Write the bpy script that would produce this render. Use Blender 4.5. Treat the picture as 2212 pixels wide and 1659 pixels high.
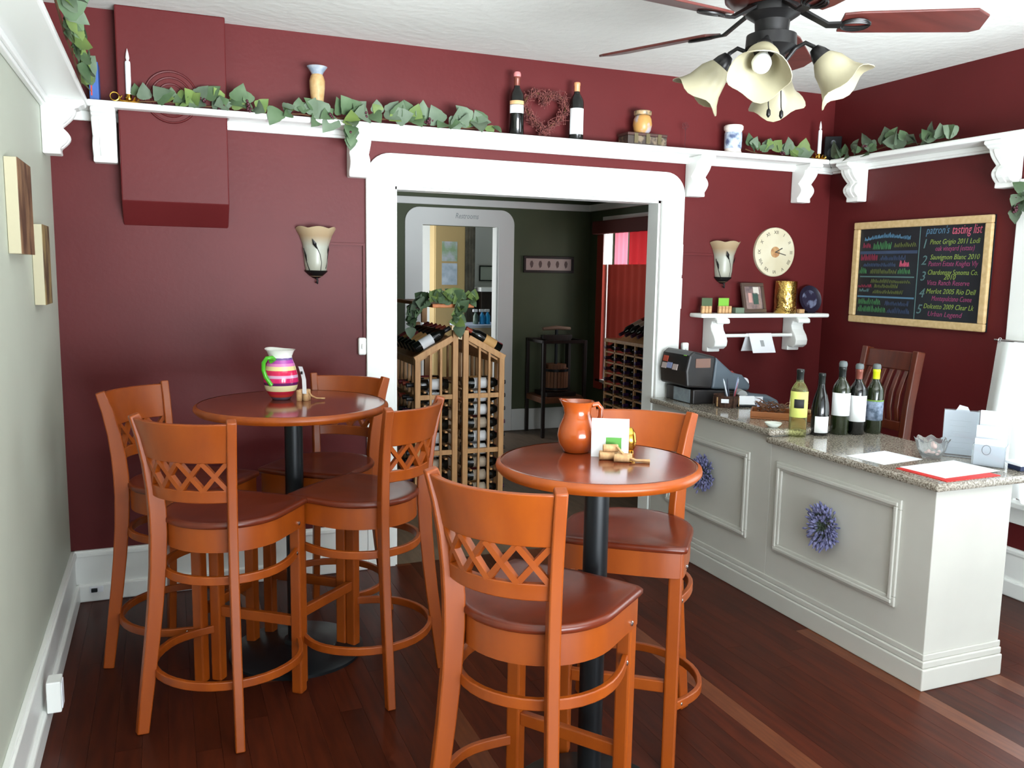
import bpy, math, random
from mathutils import Vector, Matrix
random.seed(7)
PI = math.pi
for o in list(bpy.data.objects): bpy.data.objects.remove(o)
SC = bpy.context.scene
COL = SC.collection

# ---------------------------------------------------------------- camera
W, H = 4.426, 2.74            # room width (left wall x=0, right wall x=W), ceiling height; back wall is y=0
FRONT = -5.45                 # inner face of the street-side wall
CAMP = Vector((0.4483, -4.4221, 1.6))
yaw, pitch, roll, fpx = -0.38700, -0.12989, 0.01689, 1847.9
_R = Vector((math.cos(yaw), math.sin(yaw), 0))
_F = Vector((-math.sin(yaw)*math.cos(pitch), math.cos(yaw)*math.cos(pitch), math.sin(pitch)))
_U = _R.cross(_F)
R2 = _R*math.cos(roll) + _U*math.sin(roll)
U2 = -_R*math.sin(roll) + _U*math.cos(roll)
cam = bpy.data.cameras.new('camera')
camo = bpy.data.objects.new('camera', cam)
COL.objects.link(camo)
m = Matrix((R2, U2, -_F)).transposed().to_4x4()
m.translation = CAMP
camo.matrix_world = m
cam.sensor_width = 36.0
cam.lens = fpx/2212*36.0
cam.clip_start = 0.02
SC.camera = camo

# ---------------------------------------------------------------- world and daylight
wd = bpy.data.worlds.new('sky'); SC.world = wd
wd.use_nodes = True
wd.node_tree.nodes['Background'].inputs[0].default_value = (0.80, 0.90, 1.0, 1)
wd.node_tree.nodes['Background'].inputs[1].default_value = 1.3

def area(name, loc, aim, sx, sy, power, col, spread=180):
    l = bpy.data.lights.new(name, 'AREA'); l.shape = 'RECTANGLE'
    l.size = sx; l.size_y = sy; l.energy = power; l.color = col; l.spread = math.radians(spread)
    o = bpy.data.objects.new(name, l); COL.objects.link(o)
    o.location = loc
    o.rotation_euler = Vector(aim).to_track_quat('-Z', 'Z').to_euler()
    return o
# daylight entering through the street windows behind the viewer, the window in the right wall,
# and the rear room's curtained window; the office has an added unseen fill lamp
area('daylight_street_window', (2.3, FRONT-0.30, 1.15), (-0.02, 1, 0.78), 2.9, 1.5, 195, (0.88, 0.95, 1.0), 88)
area('daylight_glass_door', (2.0, FRONT-0.16, 0.70), (0, 1, 0), 2.6, 1.15, 66, (0.88, 0.95, 1.0))
area('daylight_side_window', (W+0.30, -2.35, 1.25), (-1, 0, 0.35), 1.7, 1.5, 30, (0.86, 0.94, 1.0))
area('daylight_rear_window', (4.90, 2.55, 1.75), (-1, 0, 0), 1.3, 0.9, 11, (1.0, 0.97, 0.93))
area('office_fill_light', (2.2, 4.9, 1.6), (1, 0.1, 0), 1.2, 1.3, 26, (0.93, 0.97, 1.0))

SC.view_settings.view_transform = 'Standard'
SC.view_settings.look = 'None'
SC.view_settings.gamma = 1.0
SC.view_settings.use_curve_mapping = False
SC.view_settings.exposure = 0.6

# ---------------------------------------------------------------- materials
MATS = {}
def lin(c):
    return tuple(((v/255)/12.92 if v/255 <= 0.04045 else ((v/255+0.055)/1.055)**2.4) for v in c)
def mat(name, c, rough=0.5, metal=0.0, c2=None, scale=6.0, stretch=(1, 1, 1), bump=0.0, bscale=None,
        spec=0.5, coat=0.0, trans=0.0, emis=0.0, rnd=0.0, detail=3.0, contrast=(0.35, 0.65), ior=1.45, sub=0.0, alpha=1.0, coat_r=0.2):
    """principled material; c, c2 in sRGB 0-255, mixed by object-space noise; rnd = brightness spread per object"""
    if name in MATS: return MATS[name]
    mt = bpy.data.materials.new(name); mt.use_nodes = True
    nt = mt.node_tree; b = nt.nodes['Principled BSDF']
    b.inputs['Roughness'].default_value = rough
    b.inputs['Metallic'].default_value = metal
    b.inputs['Specular IOR Level'].default_value = spec
    b.inputs['Coat Weight'].default_value = coat
    b.inputs['Coat Roughness'].default_value = coat_r
    b.inputs['Transmission Weight'].default_value = trans
    b.inputs['IOR'].default_value = ior
    b.inputs['Alpha'].default_value = alpha
    A = lin(c)+(1,)
    b.inputs['Base Color'].default_value = A
    tc = mp = None
    if c2 or bump:
        tc = nt.nodes.new('ShaderNodeTexCoord'); mp = nt.nodes.new('ShaderNodeMapping')
        mp.inputs['Scale'].default_value = stretch
        nt.links.new(tc.outputs['Object'], mp.inputs['Vector'])
    out = None
    if c2:
        n = nt.nodes.new('ShaderNodeTexNoise'); n.inputs['Scale'].default_value = scale
        n.inputs['Detail'].default_value = detail
        r = nt.nodes.new('ShaderNodeValToRGB')
        r.color_ramp.elements[0].position = contrast[0]; r.color_ramp.elements[1].position = contrast[1]
        r.color_ramp.elements[0].color = A; r.color_ramp.elements[1].color = lin(c2)+(1,)
        nt.links.new(mp.outputs[0], n.inputs['Vector'])
        nt.links.new(n.outputs['Fac'], r.inputs[0])
        out = r.outputs[0]
    if rnd:
        oi = nt.nodes.new('ShaderNodeObjectInfo')
        ma = nt.nodes.new('ShaderNodeMapRange')
        ma.inputs['To Min'].default_value = 1-rnd; ma.inputs['To Max'].default_value = 1+rnd
        nt.links.new(oi.outputs['Random'], ma.inputs['Value'])
        hs = nt.nodes.new('ShaderNodeHueSaturation')
        nt.links.new(ma.outputs[0], hs.inputs['Value'])
        if out: nt.links.new(out, hs.inputs['Color'])
        else: hs.inputs['Color'].default_value = A
        out = hs.outputs[0]
        if c2:
            va = nt.nodes.new('ShaderNodeVectorMath'); va.operation = 'SCALE'
            cb = nt.nodes.new('ShaderNodeCombineXYZ')
            nt.links.new(oi.outputs['Random'], cb.inputs[0]); nt.links.new(oi.outputs['Random'], cb.inputs[1])
            nt.links.new(cb.outputs[0], va.inputs[0]); va.inputs['Scale'].default_value = 31.0
            nt.links.new(va.outputs[0], mp.inputs['Location'])
    if out: nt.links.new(out, b.inputs['Base Color'])
    if bump:
        n2 = nt.nodes.new('ShaderNodeTexNoise'); n2.inputs['Scale'].default_value = bscale or scale
        n2.inputs['Detail'].default_value = 4
        bp = nt.nodes.new('ShaderNodeBump'); bp.inputs['Strength'].default_value = bump; bp.inputs['Distance'].default_value = 0.01
        nt.links.new(mp.outputs[0], n2.inputs['Vector'])
        nt.links.new(n2.outputs['Fac'], bp.inputs['Height']); nt.links.new(bp.outputs[0], b.inputs['Normal'])
    if emis:
        b.inputs['Emission Color'].default_value = A; b.inputs['Emission Strength'].default_value = emis
    if sub:
        b.inputs['Subsurface Weight'].default_value = sub
        b.inputs['Subsurface Radius'].default_value = (0.02, 0.02, 0.02)
    MATS[name] = mt
    return mt

def translucent(name, c, c_t=None, amount=0.5, rough=0.8):
    mt = bpy.data.materials.new(name); mt.use_nodes = True
    nt = mt.node_tree; b = nt.nodes['Principled BSDF']
    b.inputs['Base Color'].default_value = lin(c)+(1,); b.inputs['Roughness'].default_value = rough
    t = nt.nodes.new('ShaderNodeBsdfTranslucent'); t.inputs[0].default_value = lin(c_t or c)+(1,)
    mx = nt.nodes.new('ShaderNodeMixShader'); mx.inputs[0].default_value = amount
    nt.links.new(b.outputs[0], mx.inputs[1]); nt.links.new(t.outputs[0], mx.inputs[2])
    nt.links.new(mx.outputs[0], nt.nodes['Material Output'].inputs[0])
    return mt
def pane_glass(name):
    mt = bpy.data.materials.new(name); mt.use_nodes = True
    nt = mt.node_tree
    t = nt.nodes.new('ShaderNodeBsdfTransparent'); g = nt.nodes.new('ShaderNodeBsdfGlossy')
    g.inputs['Roughness'].default_value = 0.02
    mx = nt.nodes.new('ShaderNodeMixShader'); mx.inputs[0].default_value = 0.06
    nt.links.new(t.outputs[0], mx.inputs[1]); nt.links.new(g.outputs[0], mx.inputs[2])
    nt.links.new(mx.outputs[0], nt.nodes['Material Output'].inputs[0])
    return mt
def stripes(name, bands, rough=0.12):
    """horizontal colour bands by object z (glaze bands painted on the pottery)"""
    mt = bpy.data.materials.new(name); mt.use_nodes = True
    nt = mt.node_tree; b = nt.nodes['Principled BSDF']; b.inputs['Roughness'].default_value = rough
    tc = nt.nodes.new('ShaderNodeTexCoord'); sp = nt.nodes.new('ShaderNodeSeparateXYZ')
    mr = nt.nodes.new('ShaderNodeMapRange'); mr.inputs['From Max'].default_value = bands[-1][0]
    nt.links.new(tc.outputs['Object'], sp.inputs[0]); nt.links.new(sp.outputs['Z'], mr.inputs['Value'])
    r = nt.nodes.new('ShaderNodeValToRGB'); r.color_ramp.interpolation = 'CONSTANT'
    zmax = bands[-1][0]; z0 = 0.0; els = r.color_ramp.elements
    for i, (z1, c) in enumerate(bands):
        e = els[i] if i < 2 else els.new(z0/zmax)
        e.position = z0/zmax; e.color = lin(c)+(1,); z0 = z1
    nt.links.new(mr.outputs[0], r.inputs[0]); nt.links.new(r.outputs[0], b.inputs['Base Color'])
    return mt
def gradz(name, stops, zmax, rough=0.4, trans=0.0, noise=0.0):
    """smooth colour change with object z (tinted glass shade)"""
    mt = bpy.data.materials.new(name); mt.use_nodes = True
    nt = mt.node_tree; b = nt.nodes['Principled BSDF']; b.inputs['Roughness'].default_value = rough
    tc = nt.nodes.new('ShaderNodeTexCoord'); sp = nt.nodes.new('ShaderNodeSeparateXYZ')
    mr = nt.nodes.new('ShaderNodeMapRange'); mr.inputs['From Max'].default_value = zmax
    nt.links.new(tc.outputs['Object'], sp.inputs[0]); nt.links.new(sp.outputs['Z'], mr.inputs['Value'])
    r = nt.nodes.new('ShaderNodeValToRGB'); els = r.color_ramp.elements
    for i, (p, c) in enumerate(stops):
        e = els[i] if i < 2 else els.new(p)
        e.position = p; e.color = lin(c)+(1,)
    nt.links.new(mr.outputs[0], r.inputs[0]); nt.links.new(r.outputs[0], b.inputs['Base Color'])
    return mt

M_MAROON = mat('burgundy_wall_paint', (92, 30, 31), 0.45, c2=(86, 27, 28), scale=2.0, bump=0.06, bscale=40, spec=0.26)
M_BEIGE = mat('beige_wall_paint', (192, 198, 182), 0.6, c2=(186, 191, 176), scale=1.5, bump=0.05, bscale=30)
M_GREEN = mat('green_wall_paint', (82, 90, 64), 0.6, c2=(76, 84, 60), scale=2, bump=0.05, bscale=30)
M_WHITE = mat('white_trim_paint', (238, 240, 236), 0.35)
M_CREAM = mat('cream_wall_paint', (222, 224, 222), 0.6)
M_CEIL = mat('textured_ceiling_paint', (214, 214, 208), 0.8, bump=0.35, bscale=22)
M_FLOORB = mat('subfloor', (40, 22, 14), 0.8)
M_PLANK = mat('floor_plank_wood', (74, 30, 16), 0.34, c2=(58, 23, 13), scale=5, stretch=(7, 0.7, 1), rnd=0.25, spec=0.15)
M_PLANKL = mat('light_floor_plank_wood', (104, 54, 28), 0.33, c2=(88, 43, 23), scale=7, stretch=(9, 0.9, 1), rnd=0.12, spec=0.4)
M_RFLOOR = mat('rear_room_floor', (120, 102, 84), 0.5, c2=(104, 88, 72), scale=4, stretch=(6, 1, 1))
M_STOOL = mat('honey_cherry_wood', (154, 71, 11), 0.40, c2=(141, 62, 9), scale=5, stretch=(3, 3, 0.4), rnd=0.04, spec=0.38, coat=0.35, coat_r=0.32)
M_SEAT = mat('cherry_wood_darkened', (104, 40, 18), 0.32, c2=(95, 35, 16), scale=4, stretch=(5, 1, 1), rnd=0.04, coat=0.2)  # cherry red stain; the extra darkness paints in dark reflections
M_BLACKM = mat('black_metal', (26, 30, 33), 0.36, metal=0.3)
M_STEEL = mat('steel', (200, 200, 200), 0.25, metal=1.0)
M_COUNTER = mat('counter_paint', (198, 197, 189), 0.45, c2=(192, 191, 183), scale=3)
M_GRAN = mat('speckled_granite', (172, 165, 152), 0.10, c2=(104, 95, 82), scale=130, detail=6, contrast=(0.42, 0.60), coat=0.3)
M_LEAF1 = mat('silk_leaf_dark', (70, 92, 62), 0.6, c2=(86, 108, 76), scale=12, rnd=0.2)
M_LEAF2 = mat('silk_leaf_light', (112, 132, 68), 0.6, c2=(92, 115, 62), scale=12, rnd=0.2)
M_LEAF3 = mat('silk_leaf_grey', (104, 120, 98), 0.6, c2=(88, 104, 84), scale=12, rnd=0.2)
M_VINE = mat('vine_stem', (92, 60, 36), 0.8)
M_BERRY = mat('dark_berry', (70, 30, 40), 0.35)
M_BRASS = mat('polished_brass', (214, 166, 70), 0.2, metal=1.0)
M_CANDLE = mat('white_wax', (236, 238, 240), 0.5)
M_PAPER = mat('white_paper', (240, 243, 248), 0.7)
M_PAPERT = translucent('backlit_white_paper', (240, 243, 248), (240, 244, 250), 0.45, 0.7)
M_GLASSK = mat('black_wine_glass', (14, 16, 14), 0.06, coat=0.5)
M_GLASSG = mat('dark_green_wine_glass', (30, 38, 18), 0.06, coat=0.5)
M_LABEL = mat('white_wine_label', (236, 238, 238), 0.6)
M_BRONZE = mat('dark_bronze', (30, 29, 29), 0.38, metal=0.55)
M_PINE = mat('pine_wood', (206, 158, 106), 0.5, c2=(188, 138, 88), scale=10, stretch=(4, 4, 0.6))
M_CORK = mat('cork', (202, 164, 118), 0.8, c2=(176, 134, 92), scale=60)
M_DKWOOD = mat('dark_stained_wood', (38, 26, 20), 0.5, c2=(28, 18, 14), scale=12, stretch=(4, 4, 0.6))
M_CHAIR = mat('mahogany_wood', (92, 38, 20), 0.3, c2=(76, 30, 16), scale=9, stretch=(3, 3, 0.6), coat=0.2)
M_BLADE = mat('fan_blade_mahogany', (78, 33, 28), 0.4, c2=(66, 27, 23), scale=8, stretch=(0.6, 5, 5))
M_PANE = pane_glass('window_pane_glass')

# ---------------------------------------------------------------- mesh helpers
class MB:
    def __init__(s): s.v = []; s.f = []
    def add(s, vs, fs):
        n = len(s.v); s.v += [tuple(v) for v in vs]; s.f += [tuple(i+n for i in f) for f in fs]; return s
    def box(s, x0, x1, y0, y1, z0, z1):
        x0, x1 = min(x0, x1), max(x0, x1); y0, y1 = min(y0, y1), max(y0, y1); z0, z1 = min(z0, z1), max(z0, z1)
        return s.add([(x0,y0,z0),(x1,y0,z0),(x1,y1,z0),(x0,y1,z0),(x0,y0,z1),(x1,y0,z1),(x1,y1,z1),(x0,y1,z1)],
                     [(0,3,2,1),(4,5,6,7),(0,1,5,4),(1,2,6,5),(2,3,7,6),(3,0,4,7)])
    def obox(s, c, ax, ay, az, sx, sy, sz):
        c = Vector(c); ax, ay, az = Vector(ax)*sx/2, Vector(ay)*sy/2, Vector(az)*sz/2
        vs = [c+i*ax+j*ay+k*az for k in (-1,1) for (i,j) in ((-1,-1),(1,-1),(1,1),(-1,1))]
        return s.add(vs, [(0,3,2,1),(4,5,6,7),(0,1,5,4),(1,2,6,5),(2,3,7,6),(3,0,4,7)])
    def lathe(s, prof, n=24, c=(0,0,0), a0=0.0, a1=2*PI, cap=True, wob=None):
        full = abs(a1-a0-2*PI) < 1e-6; k = n if full else n+1
        vs = []
        for j, (r, z) in enumerate(prof):
            for i in range(k):
                a = a0+(a1-a0)*i/n
                rr, zz = (r, z) if wob is None else wob(r, z, a, j)
                vs.append((c[0]+rr*math.cos(a), c[1]+rr*math.sin(a), c[2]+zz))
        fs = []
        for j in range(len(prof)-1):
            for i in range(n):
                i2 = (i+1) % k if full else i+1
                fs.append((j*k+i, j*k+i2, (j+1)*k+i2, (j+1)*k+i))
        if cap and full:
            if prof[0][0] > 1e-5: fs.append(tuple(range(k-1, -1, -1)))
            if prof[-1][0] > 1e-5: fs.append(tuple((len(prof)-1)*k+i for i in range(k)))
        return s.add(vs, fs)
    def tube(s, pts, r, n=8, cap=True):
        pts = [Vector(p) for p in pts]; rs = r if isinstance(r, (list, tuple)) else [r]*len(pts)
        vs = []; prev = None
        for i, p in enumerate(pts):
            t = (pts[min(i+1, len(pts)-1)]-pts[max(i-1, 0)])
            t = t.normalized() if t.length > 1e-9 else Vector((0, 0, 1))
            if prev is None:
                u = t.orthogonal().normalized()
            else:
                u = prev-t*prev.dot(t); u = u.normalized() if u.length > 1e-6 else t.orthogonal().normalized()
            prev = u; w = t.cross(u)
            for j in range(n):
                a = 2*PI*j/n; vs.append(p+(u*math.cos(a)+w*math.sin(a))*rs[i])
        fs = [(i*n+j, i*n+(j+1) % n, (i+1)*n+(j+1) % n, (i+1)*n+j) for i in range(len(pts)-1) for j in range(n)]
        if cap: fs += [tuple(range(n-1, -1, -1)), tuple((len(pts)-1)*n+j for j in range(n))]
        return s.add(vs, fs)
    def sweep(s, pts, nrm, w, h, closed=False):
        """rectangular section swept along pts; nrm = normal(s) (h along normal, w along tangent x normal)"""
        pts = [Vector(p) for p in pts]; N = len(pts)
        ns = [Vector(nrm)]*N if not isinstance(nrm, list) else [Vector(q) for q in nrm]
        ws = w if isinstance(w, (list, tuple)) else [w]*N
        hs = h if isinstance(h, (list, tuple)) else [h]*N
        vs = []
        for i, p in enumerate(pts):
            if closed: t = pts[(i+1) % N]-pts[i-1]
            else: t = pts[min(i+1, N-1)]-pts[max(i-1, 0)]
            t.normalize(); nn = ns[i]-t*ns[i].dot(t); nn.normalize(); sd = t.cross(nn)
            a, b = sd*ws[i]/2, nn*hs[i]/2
            vs += [p-a-b, p+a-b, p+a+b, p-a+b]
        fs = []
        for i in range(N if closed else N-1):
            j = (i+1) % N
            for k in range(4): fs.append((i*4+k, i*4+(k+1) % 4, j*4+(k+1) % 4, j*4+k))
        if not closed: fs += [(3,2,1,0), tuple((N-1)*4+k for k in range(4))]
        return s.add(vs, fs)
    def prism(s, poly, fn0, fn1):
        """poly = list of 2d points; fn0/fn1 map a 2d point to the two 3d faces"""
        n = len(poly)
        vs = [fn0(p) for p in poly]+[fn1(p) for p in poly]
        fs = [tuple(range(n-1, -1, -1)), tuple(range(n, 2*n))]+[(i, (i+1) % n, n+(i+1) % n, n+i) for i in range(n)]
        return s.add(vs, fs)
    def ball(s, c, r, n=10, sz=1.0):
        return s.lathe([(max(r*math.sin(PI*j/6), 1e-6 if j in (0, 6) else 0), -r*sz*math.cos(PI*j/6)) for j in range(7)], n, c, cap=False)
    def mesh(s, name, smooth=None):
        me = bpy.data.meshes.new(name); me.from_pydata(s.v, [], s.f); me.validate(); me.update()
        import bmesh as _b
        bm = _b.new(); bm.from_mesh(me); _b.ops.recalc_face_normals(bm, faces=bm.faces); bm.to_mesh(me); bm.free()
        if smooth:
            for p in me.polygons: p.use_smooth = True
            me.set_sharp_from_angle(angle=math.radians(smooth))
        return me
    def build(s, name, material, parent=None, smooth=None, bevel=0.0, seg=2, loc=None):
        o = bpy.data.objects.new(name, s.mesh(name, smooth)); COL.objects.link(o)
        if material: o.data.materials.append(material)
        if parent: o.parent = parent
        if loc: o.location = loc
        if bevel:
            bv = o.modifiers.new('bevel', 'BEVEL'); bv.width = bevel; bv.segments = seg; bv.limit_method = 'ANGLE'
            bv.angle_limit = math.radians(40)
        return o
def tag(o, label=None, cat=None, group=None, kind=None):
    if label: o['label'] = label
    if cat: o['category'] = cat
    if group: o['group'] = group
    if kind: o['kind'] = kind
    return o
def thing(name, label, cat, loc=(0, 0, 0), rz=0.0, group=None):
    o = bpy.data.objects.new(name, None); COL.objects.link(o)
    o.location = loc; o.rotation_euler = (0, 0, rz); o.empty_display_size = 0.05
    return tag(o, label, cat, group)
def struct(o): o['kind'] = 'structure'; return o
def inst(name, me, material, parent=None, loc=(0, 0, 0), rot=None, scale=None, mw=None):
    o = bpy.data.objects.new(name, me); COL.objects.link(o)
    if not me.materials and material: me.materials.append(material)
    if parent: o.parent = parent
    if mw is not None: o.matrix_local = mw
    else:
        o.location = loc
        if rot: o.rotation_euler = rot
        if scale: o.scale = scale
    return o
def dup(root, loc, rz, label, group=None):
    r = root.copy(); COL.objects.link(r); r.location = loc; r.rotation_euler = (0, 0, rz); r['label'] = label
    if group: r['group'] = group
    for ch in list(root.children):
        c = ch.copy(); COL.objects.link(c); c.parent = r
        for g in list(ch.children):
            d = g.copy(); COL.objects.link(d); d.parent = c
    return r
def textobj(body, size, mw, material, parent, name='lettering', shear=0.0, align='LEFT', width=None, off=0.0):
    cu = bpy.data.curves.new('t', 'FONT'); cu.body = body; cu.size = size; cu.shear = shear; cu.align_x = align
    cu.extrude = 0.0004; cu.resolution_u = 2; cu.offset = off
    to = bpy.data.objects.new('t', cu); COL.objects.link(to)
    bpy.context.view_layer.update()
    me = bpy.data.meshes.new_from_object(to.evaluated_get(bpy.context.evaluated_depsgraph_get()))
    bpy.data.objects.remove(to); bpy.data.curves.remove(cu)
    if width and me.vertices:
        x1 = max(v.co.x for v in me.vertices); x0 = min(v.co.x for v in me.vertices)
        k = width/(x1-x0)
        for v in me.vertices: v.co.x *= k
    me.name = name; me.materials.clear()
    o = inst(name, me, material, parent, mw=mw)
    return o
def frame_m(o, x, y, z):
    m = Matrix((Vector(x), Vector(y), Vector(z))).transposed().to_4x4(); m.translation = Vector(o); return m
# ================================================================= SETTING
# floor of boards running front to back
fl = struct(MB().box(0, W, FRONT, 0.0, -0.06, -0.021).build('floor', M_FLOORB))
PW = 0.083; nx = int(math.ceil(W/PW))
for i in range(nx):
    x0, x1 = i*PW+0.0004, min((i+1)*PW, W)-0.0004
    y = FRONT + random.uniform(-1.6, 0)
    while y < -0.001:
        L = random.uniform(1.6, 2.9); y0, y1 = max(y, FRONT), min(y+L, 0.0)
        y += L
        if y1-y0 < 0.02: continue
        if y1 < -4.9: continue
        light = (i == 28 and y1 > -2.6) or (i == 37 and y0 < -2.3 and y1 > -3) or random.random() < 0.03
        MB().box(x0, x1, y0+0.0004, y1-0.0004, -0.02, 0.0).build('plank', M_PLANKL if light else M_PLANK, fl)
struct(MB().box(-0.1, W+0.1, FRONT-0.1, 0.11, H, H+0.06).build('ceiling', M_CEIL))
struct(MB().box(-0.12, 0, FRONT-0.12, 0.11, 0, H).build('wall_left', M_BEIGE))
# back wall with the wide doorway
DX0, DX1, DZ = 1.574, 3.174, 2.03
bw = MB()
bw.box(0, DX0, 0, 0.11, 0, H).box(DX1, W+0.12, 0, 0.11, 0, H).box(DX0, DX1, 0, 0.11, DZ, H)
struct(bw.build('wall_back', M_MAROON))
# boxed-in flue on the back wall, sloping back at the bottom
ch = MB().prism([(0, H), (-0.105, H), (-0.105, 1.895), (0, 1.785)], lambda p: (0.288, p[0], p[1]), lambda p: (0.752, p[0], p[1]))
struct(ch.build('wall_flue', M_MAROON, bevel=0.006))
# right wall with a window
WY0, WY1, WZ0, WZ1 = -3.20, -1.47, 0.50, 1.98
rw = MB()
rw.box(W, W+0.12, FRONT-0.12, WY0, 0, H).box(W, W+0.12, WY1, 0, 0, H).box(W, W+0.12, WY0, WY1, 0, WZ0).box(W, W+0.12, WY0, WY1, WZ1, H)
struct(rw.build('wall_right', M_MAROON))
# street wall behind the viewer with its shop windows
fw = MB(); FX0, FX1, FZ0, FZ1 = 0.25, 4.0, 0.08, 2.3
fw.box(0, FX0, FRONT-0.12, FRONT, 0, H).box(FX1, W, FRONT-0.12, FRONT, 0, H).box(FX0, FX1, FRONT-0.12, FRONT, 0, FZ0).box(FX0, FX1, FRONT-0.12, FRONT, FZ1, H)
struct(fw.build('wall_front', M_MAROON))
w3 = struct(MB().box(FX0-0.08, FX1+0.08, FRONT, FRONT+0.02, FZ1, FZ1+0.1).box(FX0-0.1, FX1+0.1, FRONT, FRONT+0.06, FZ0-0.04, FZ0)
            .box(FX0-0.1, FX0, FRONT, FRONT+0.02, FZ0, FZ1).box(FX1, FX1+0.1, FRONT, FRONT+0.02, FZ0, FZ1).build('window_3', M_WHITE))
for k in range(1, 3):
    x = FX0+(FX1-FX0)*k/3
    MB().box(x-0.03, x+0.03, FRONT-0.09, FRONT-0.03, FZ0, FZ1).build('mullion', M_WHITE, w3)

# white door casing with rounded outer corners, jambs
def casing(name, x0, x1, zt, wd, y0, y1, rad, material):
    xo0, xo1, zo = x0-wd, x1+wd, zt+0.165
    poly = [(xo0, 0), (xo0, zo-rad)]
    for k in range(1, 9):
        a = PI-k/8*PI/2; poly.append((xo0+rad+rad*math.cos(a), zo-rad+rad*math.sin(a)))
    for k in range(0, 9):
        a = PI/2-k/8*PI/2; poly.append((xo1-rad+rad*math.cos(a), zo-rad+rad*math.sin(a)))
    poly += [(xo1, 0), (x1, 0), (x1, zt), (x0, zt), (x0, 0)]
    return struct(MB().prism(poly, lambda p: (p[0], y0, p[1]), lambda p: (p[0], y1, p[1])).build(name, material, bevel=0.004))
c1 = casing('trim_doorway', DX0, DX1, DZ, 0.152, -0.024, -0.001, 0.13, M_WHITE)
MB().box(DX0, DX0+0.014, 0.0, 0.112, 0, DZ).build('jamb', M_WHITE, c1)
MB().box(DX1-0.014, DX1, 0.0, 0.112, 0, DZ).build('jamb', M_WHITE, c1)
MB().box(DX0, DX1, 0.0, 0.112, DZ-0.014, DZ).build('jamb', M_WHITE, c1)

def baseboard(name, pts, nrm, h=0.25):
    (xa, ya), (xb, yb) = pts; nx_, ny_ = nrm
    def b(t, z0, z1):
        return (min(xa, xb, xa+nx_*t, xb+nx_*t), max(xa, xb, xa+nx_*t, xb+nx_*t), min(ya, yb, ya+ny_*t, yb+ny_*t), max(ya, yb, ya+ny_*t, yb+ny_*t), z0, z1)
    o = struct(MB().box(*b(0.018, 0, h)).build(name, M_WHITE, bevel=0.003))
    MB().box(*b(0.026, h-0.03, h-0.008)).build('cap', M_WHITE, o, bevel=0.004)
    MB().box(*b(0.034, 0.0, 0.085)).build('shoe', M_WHITE, o, bevel=0.008)
    return o
baseboard('baseboard_left', ((0, FRONT), (0, -0.0)), (1, 0))
baseboard('baseboard_back', ((0.0, 0), (DX0-0.152, 0)), (0, -1))
baseboard('baseboard_right', ((W, -4.9), (W, -0.0)), (-1, 0))

# right wall window: casing, stool, sashes and panes
w1 = struct(MB().box(W-0.024, W, WY1, WY1+0.125, WZ0-0.02, WZ1+0.12).box(W-0.024, W, WY0-0.125, WY0, WZ0-0.02, WZ1+0.12)
            .box(W-0.024, W, WY0, WY1, WZ1, WZ1+0.12).build('window_1', M_WHITE, bevel=0.004))
MB().box(W-0.07, W+0.06, WY0-0.15, WY1+0.15, WZ0-0.03, WZ0).build('window_sill', M_WHITE, w1, bevel=0.005)
MB().box(W-0.022, W, WY0-0.11, WY1+0.11, WZ0-0.12, WZ0-0.03).build('apron', M_WHITE, w1, bevel=0.004)
zm = (WZ0+WZ1)/2
for (z0, z1, xx) in ((WZ0, zm+0.02, W+0.05), (zm-0.02, WZ1, W+0.085)):
    sash = MB(); t = 0.045
    sash.box(xx, xx+0.03, WY0, WY1, z0, z0+t).box(xx, xx+0.03, WY0, WY1, z1-t, z1).box(xx, xx+0.03, WY0, WY0+t, z0+t, z1-t).box(xx, xx+0.03, WY1-t, WY1, z0+t, z1-t)
    s = sash.build('sash', M_WHITE, w1)
    MB().box(xx+0.012, xx+0.016, WY0+t, WY1-t, z0+t, z1-t).build('pane', M_PANE, s)

# ---------------------------------------------------------------- rear green room
YF = 3.55; RX1 = 4.536; RX0 = 0.4
struct(MB().box(RX0, RX1, 0.001, YF+3.0, -0.06, -0.004).build('floor_rear', M_RFLOOR))
struct(MB().box(RX0-0.1, RX1+0.12, 0.11, YF+0.11, H, H+0.06).build('ceiling_rear', M_CEIL))
FDX0, FDX1, FDZ = 2.741, 3.522, 2.035
g = MB(); g.box(RX0, FDX0, YF, YF+0.11, 0, H).box(FDX1, RX1+1.4, YF, YF+0.11, 0, H).box(FDX0, FDX1, YF, YF+0.11, FDZ, H)
struct(g.build('wall_rear_far', M_GREEN))
struct(MB().box(RX0-0.1, RX0, 0.11, YF, 0, H).build('wall_rear_left', M_GREEN))
struct(MB().box(RX0, DX0, 0.1105, 0.122, 0, H).box(DX1, RX1, 0.1105, 0.122, 0, H).box(DX0, DX1, 0.1105, 0.122, DZ, H).build('wall_rear_near', M_GREEN))
GY0, GY1, GZ0, GZ1 = 1.85, 3.12, 0.55, 2.03
g = MB(); g.box(RX1, RX1+0.12, 0.11, GY0, 0, H).box(RX1, RX1+0.12, GY1, YF, 0, H).box(RX1, RX1+0.12, GY0, GY1, 0, GZ0).box(RX1, RX1+0.12, GY0, GY1, GZ1, H)
struct(g.build('wall_rear_right', M_GREEN))
struct(MB().box(RX0, RX1, YF-0.035, YF, 2.225, 2.292).box(RX1-0.035, RX1, 0.12, YF, 2.225, 2.292)
       .build('trim_picture_rail', M_WHITE, bevel=0.006))
c2 = casing('trim_office_door', FDX0, FDX1, FDZ, 0.165, YF-0.022, YF-0.001, 0.14, M_WHITE)
MB().box(FDX0, FDX0+0.014, YF, YF+0.112, 0, FDZ).build('jamb', M_WHITE, c2)
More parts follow.
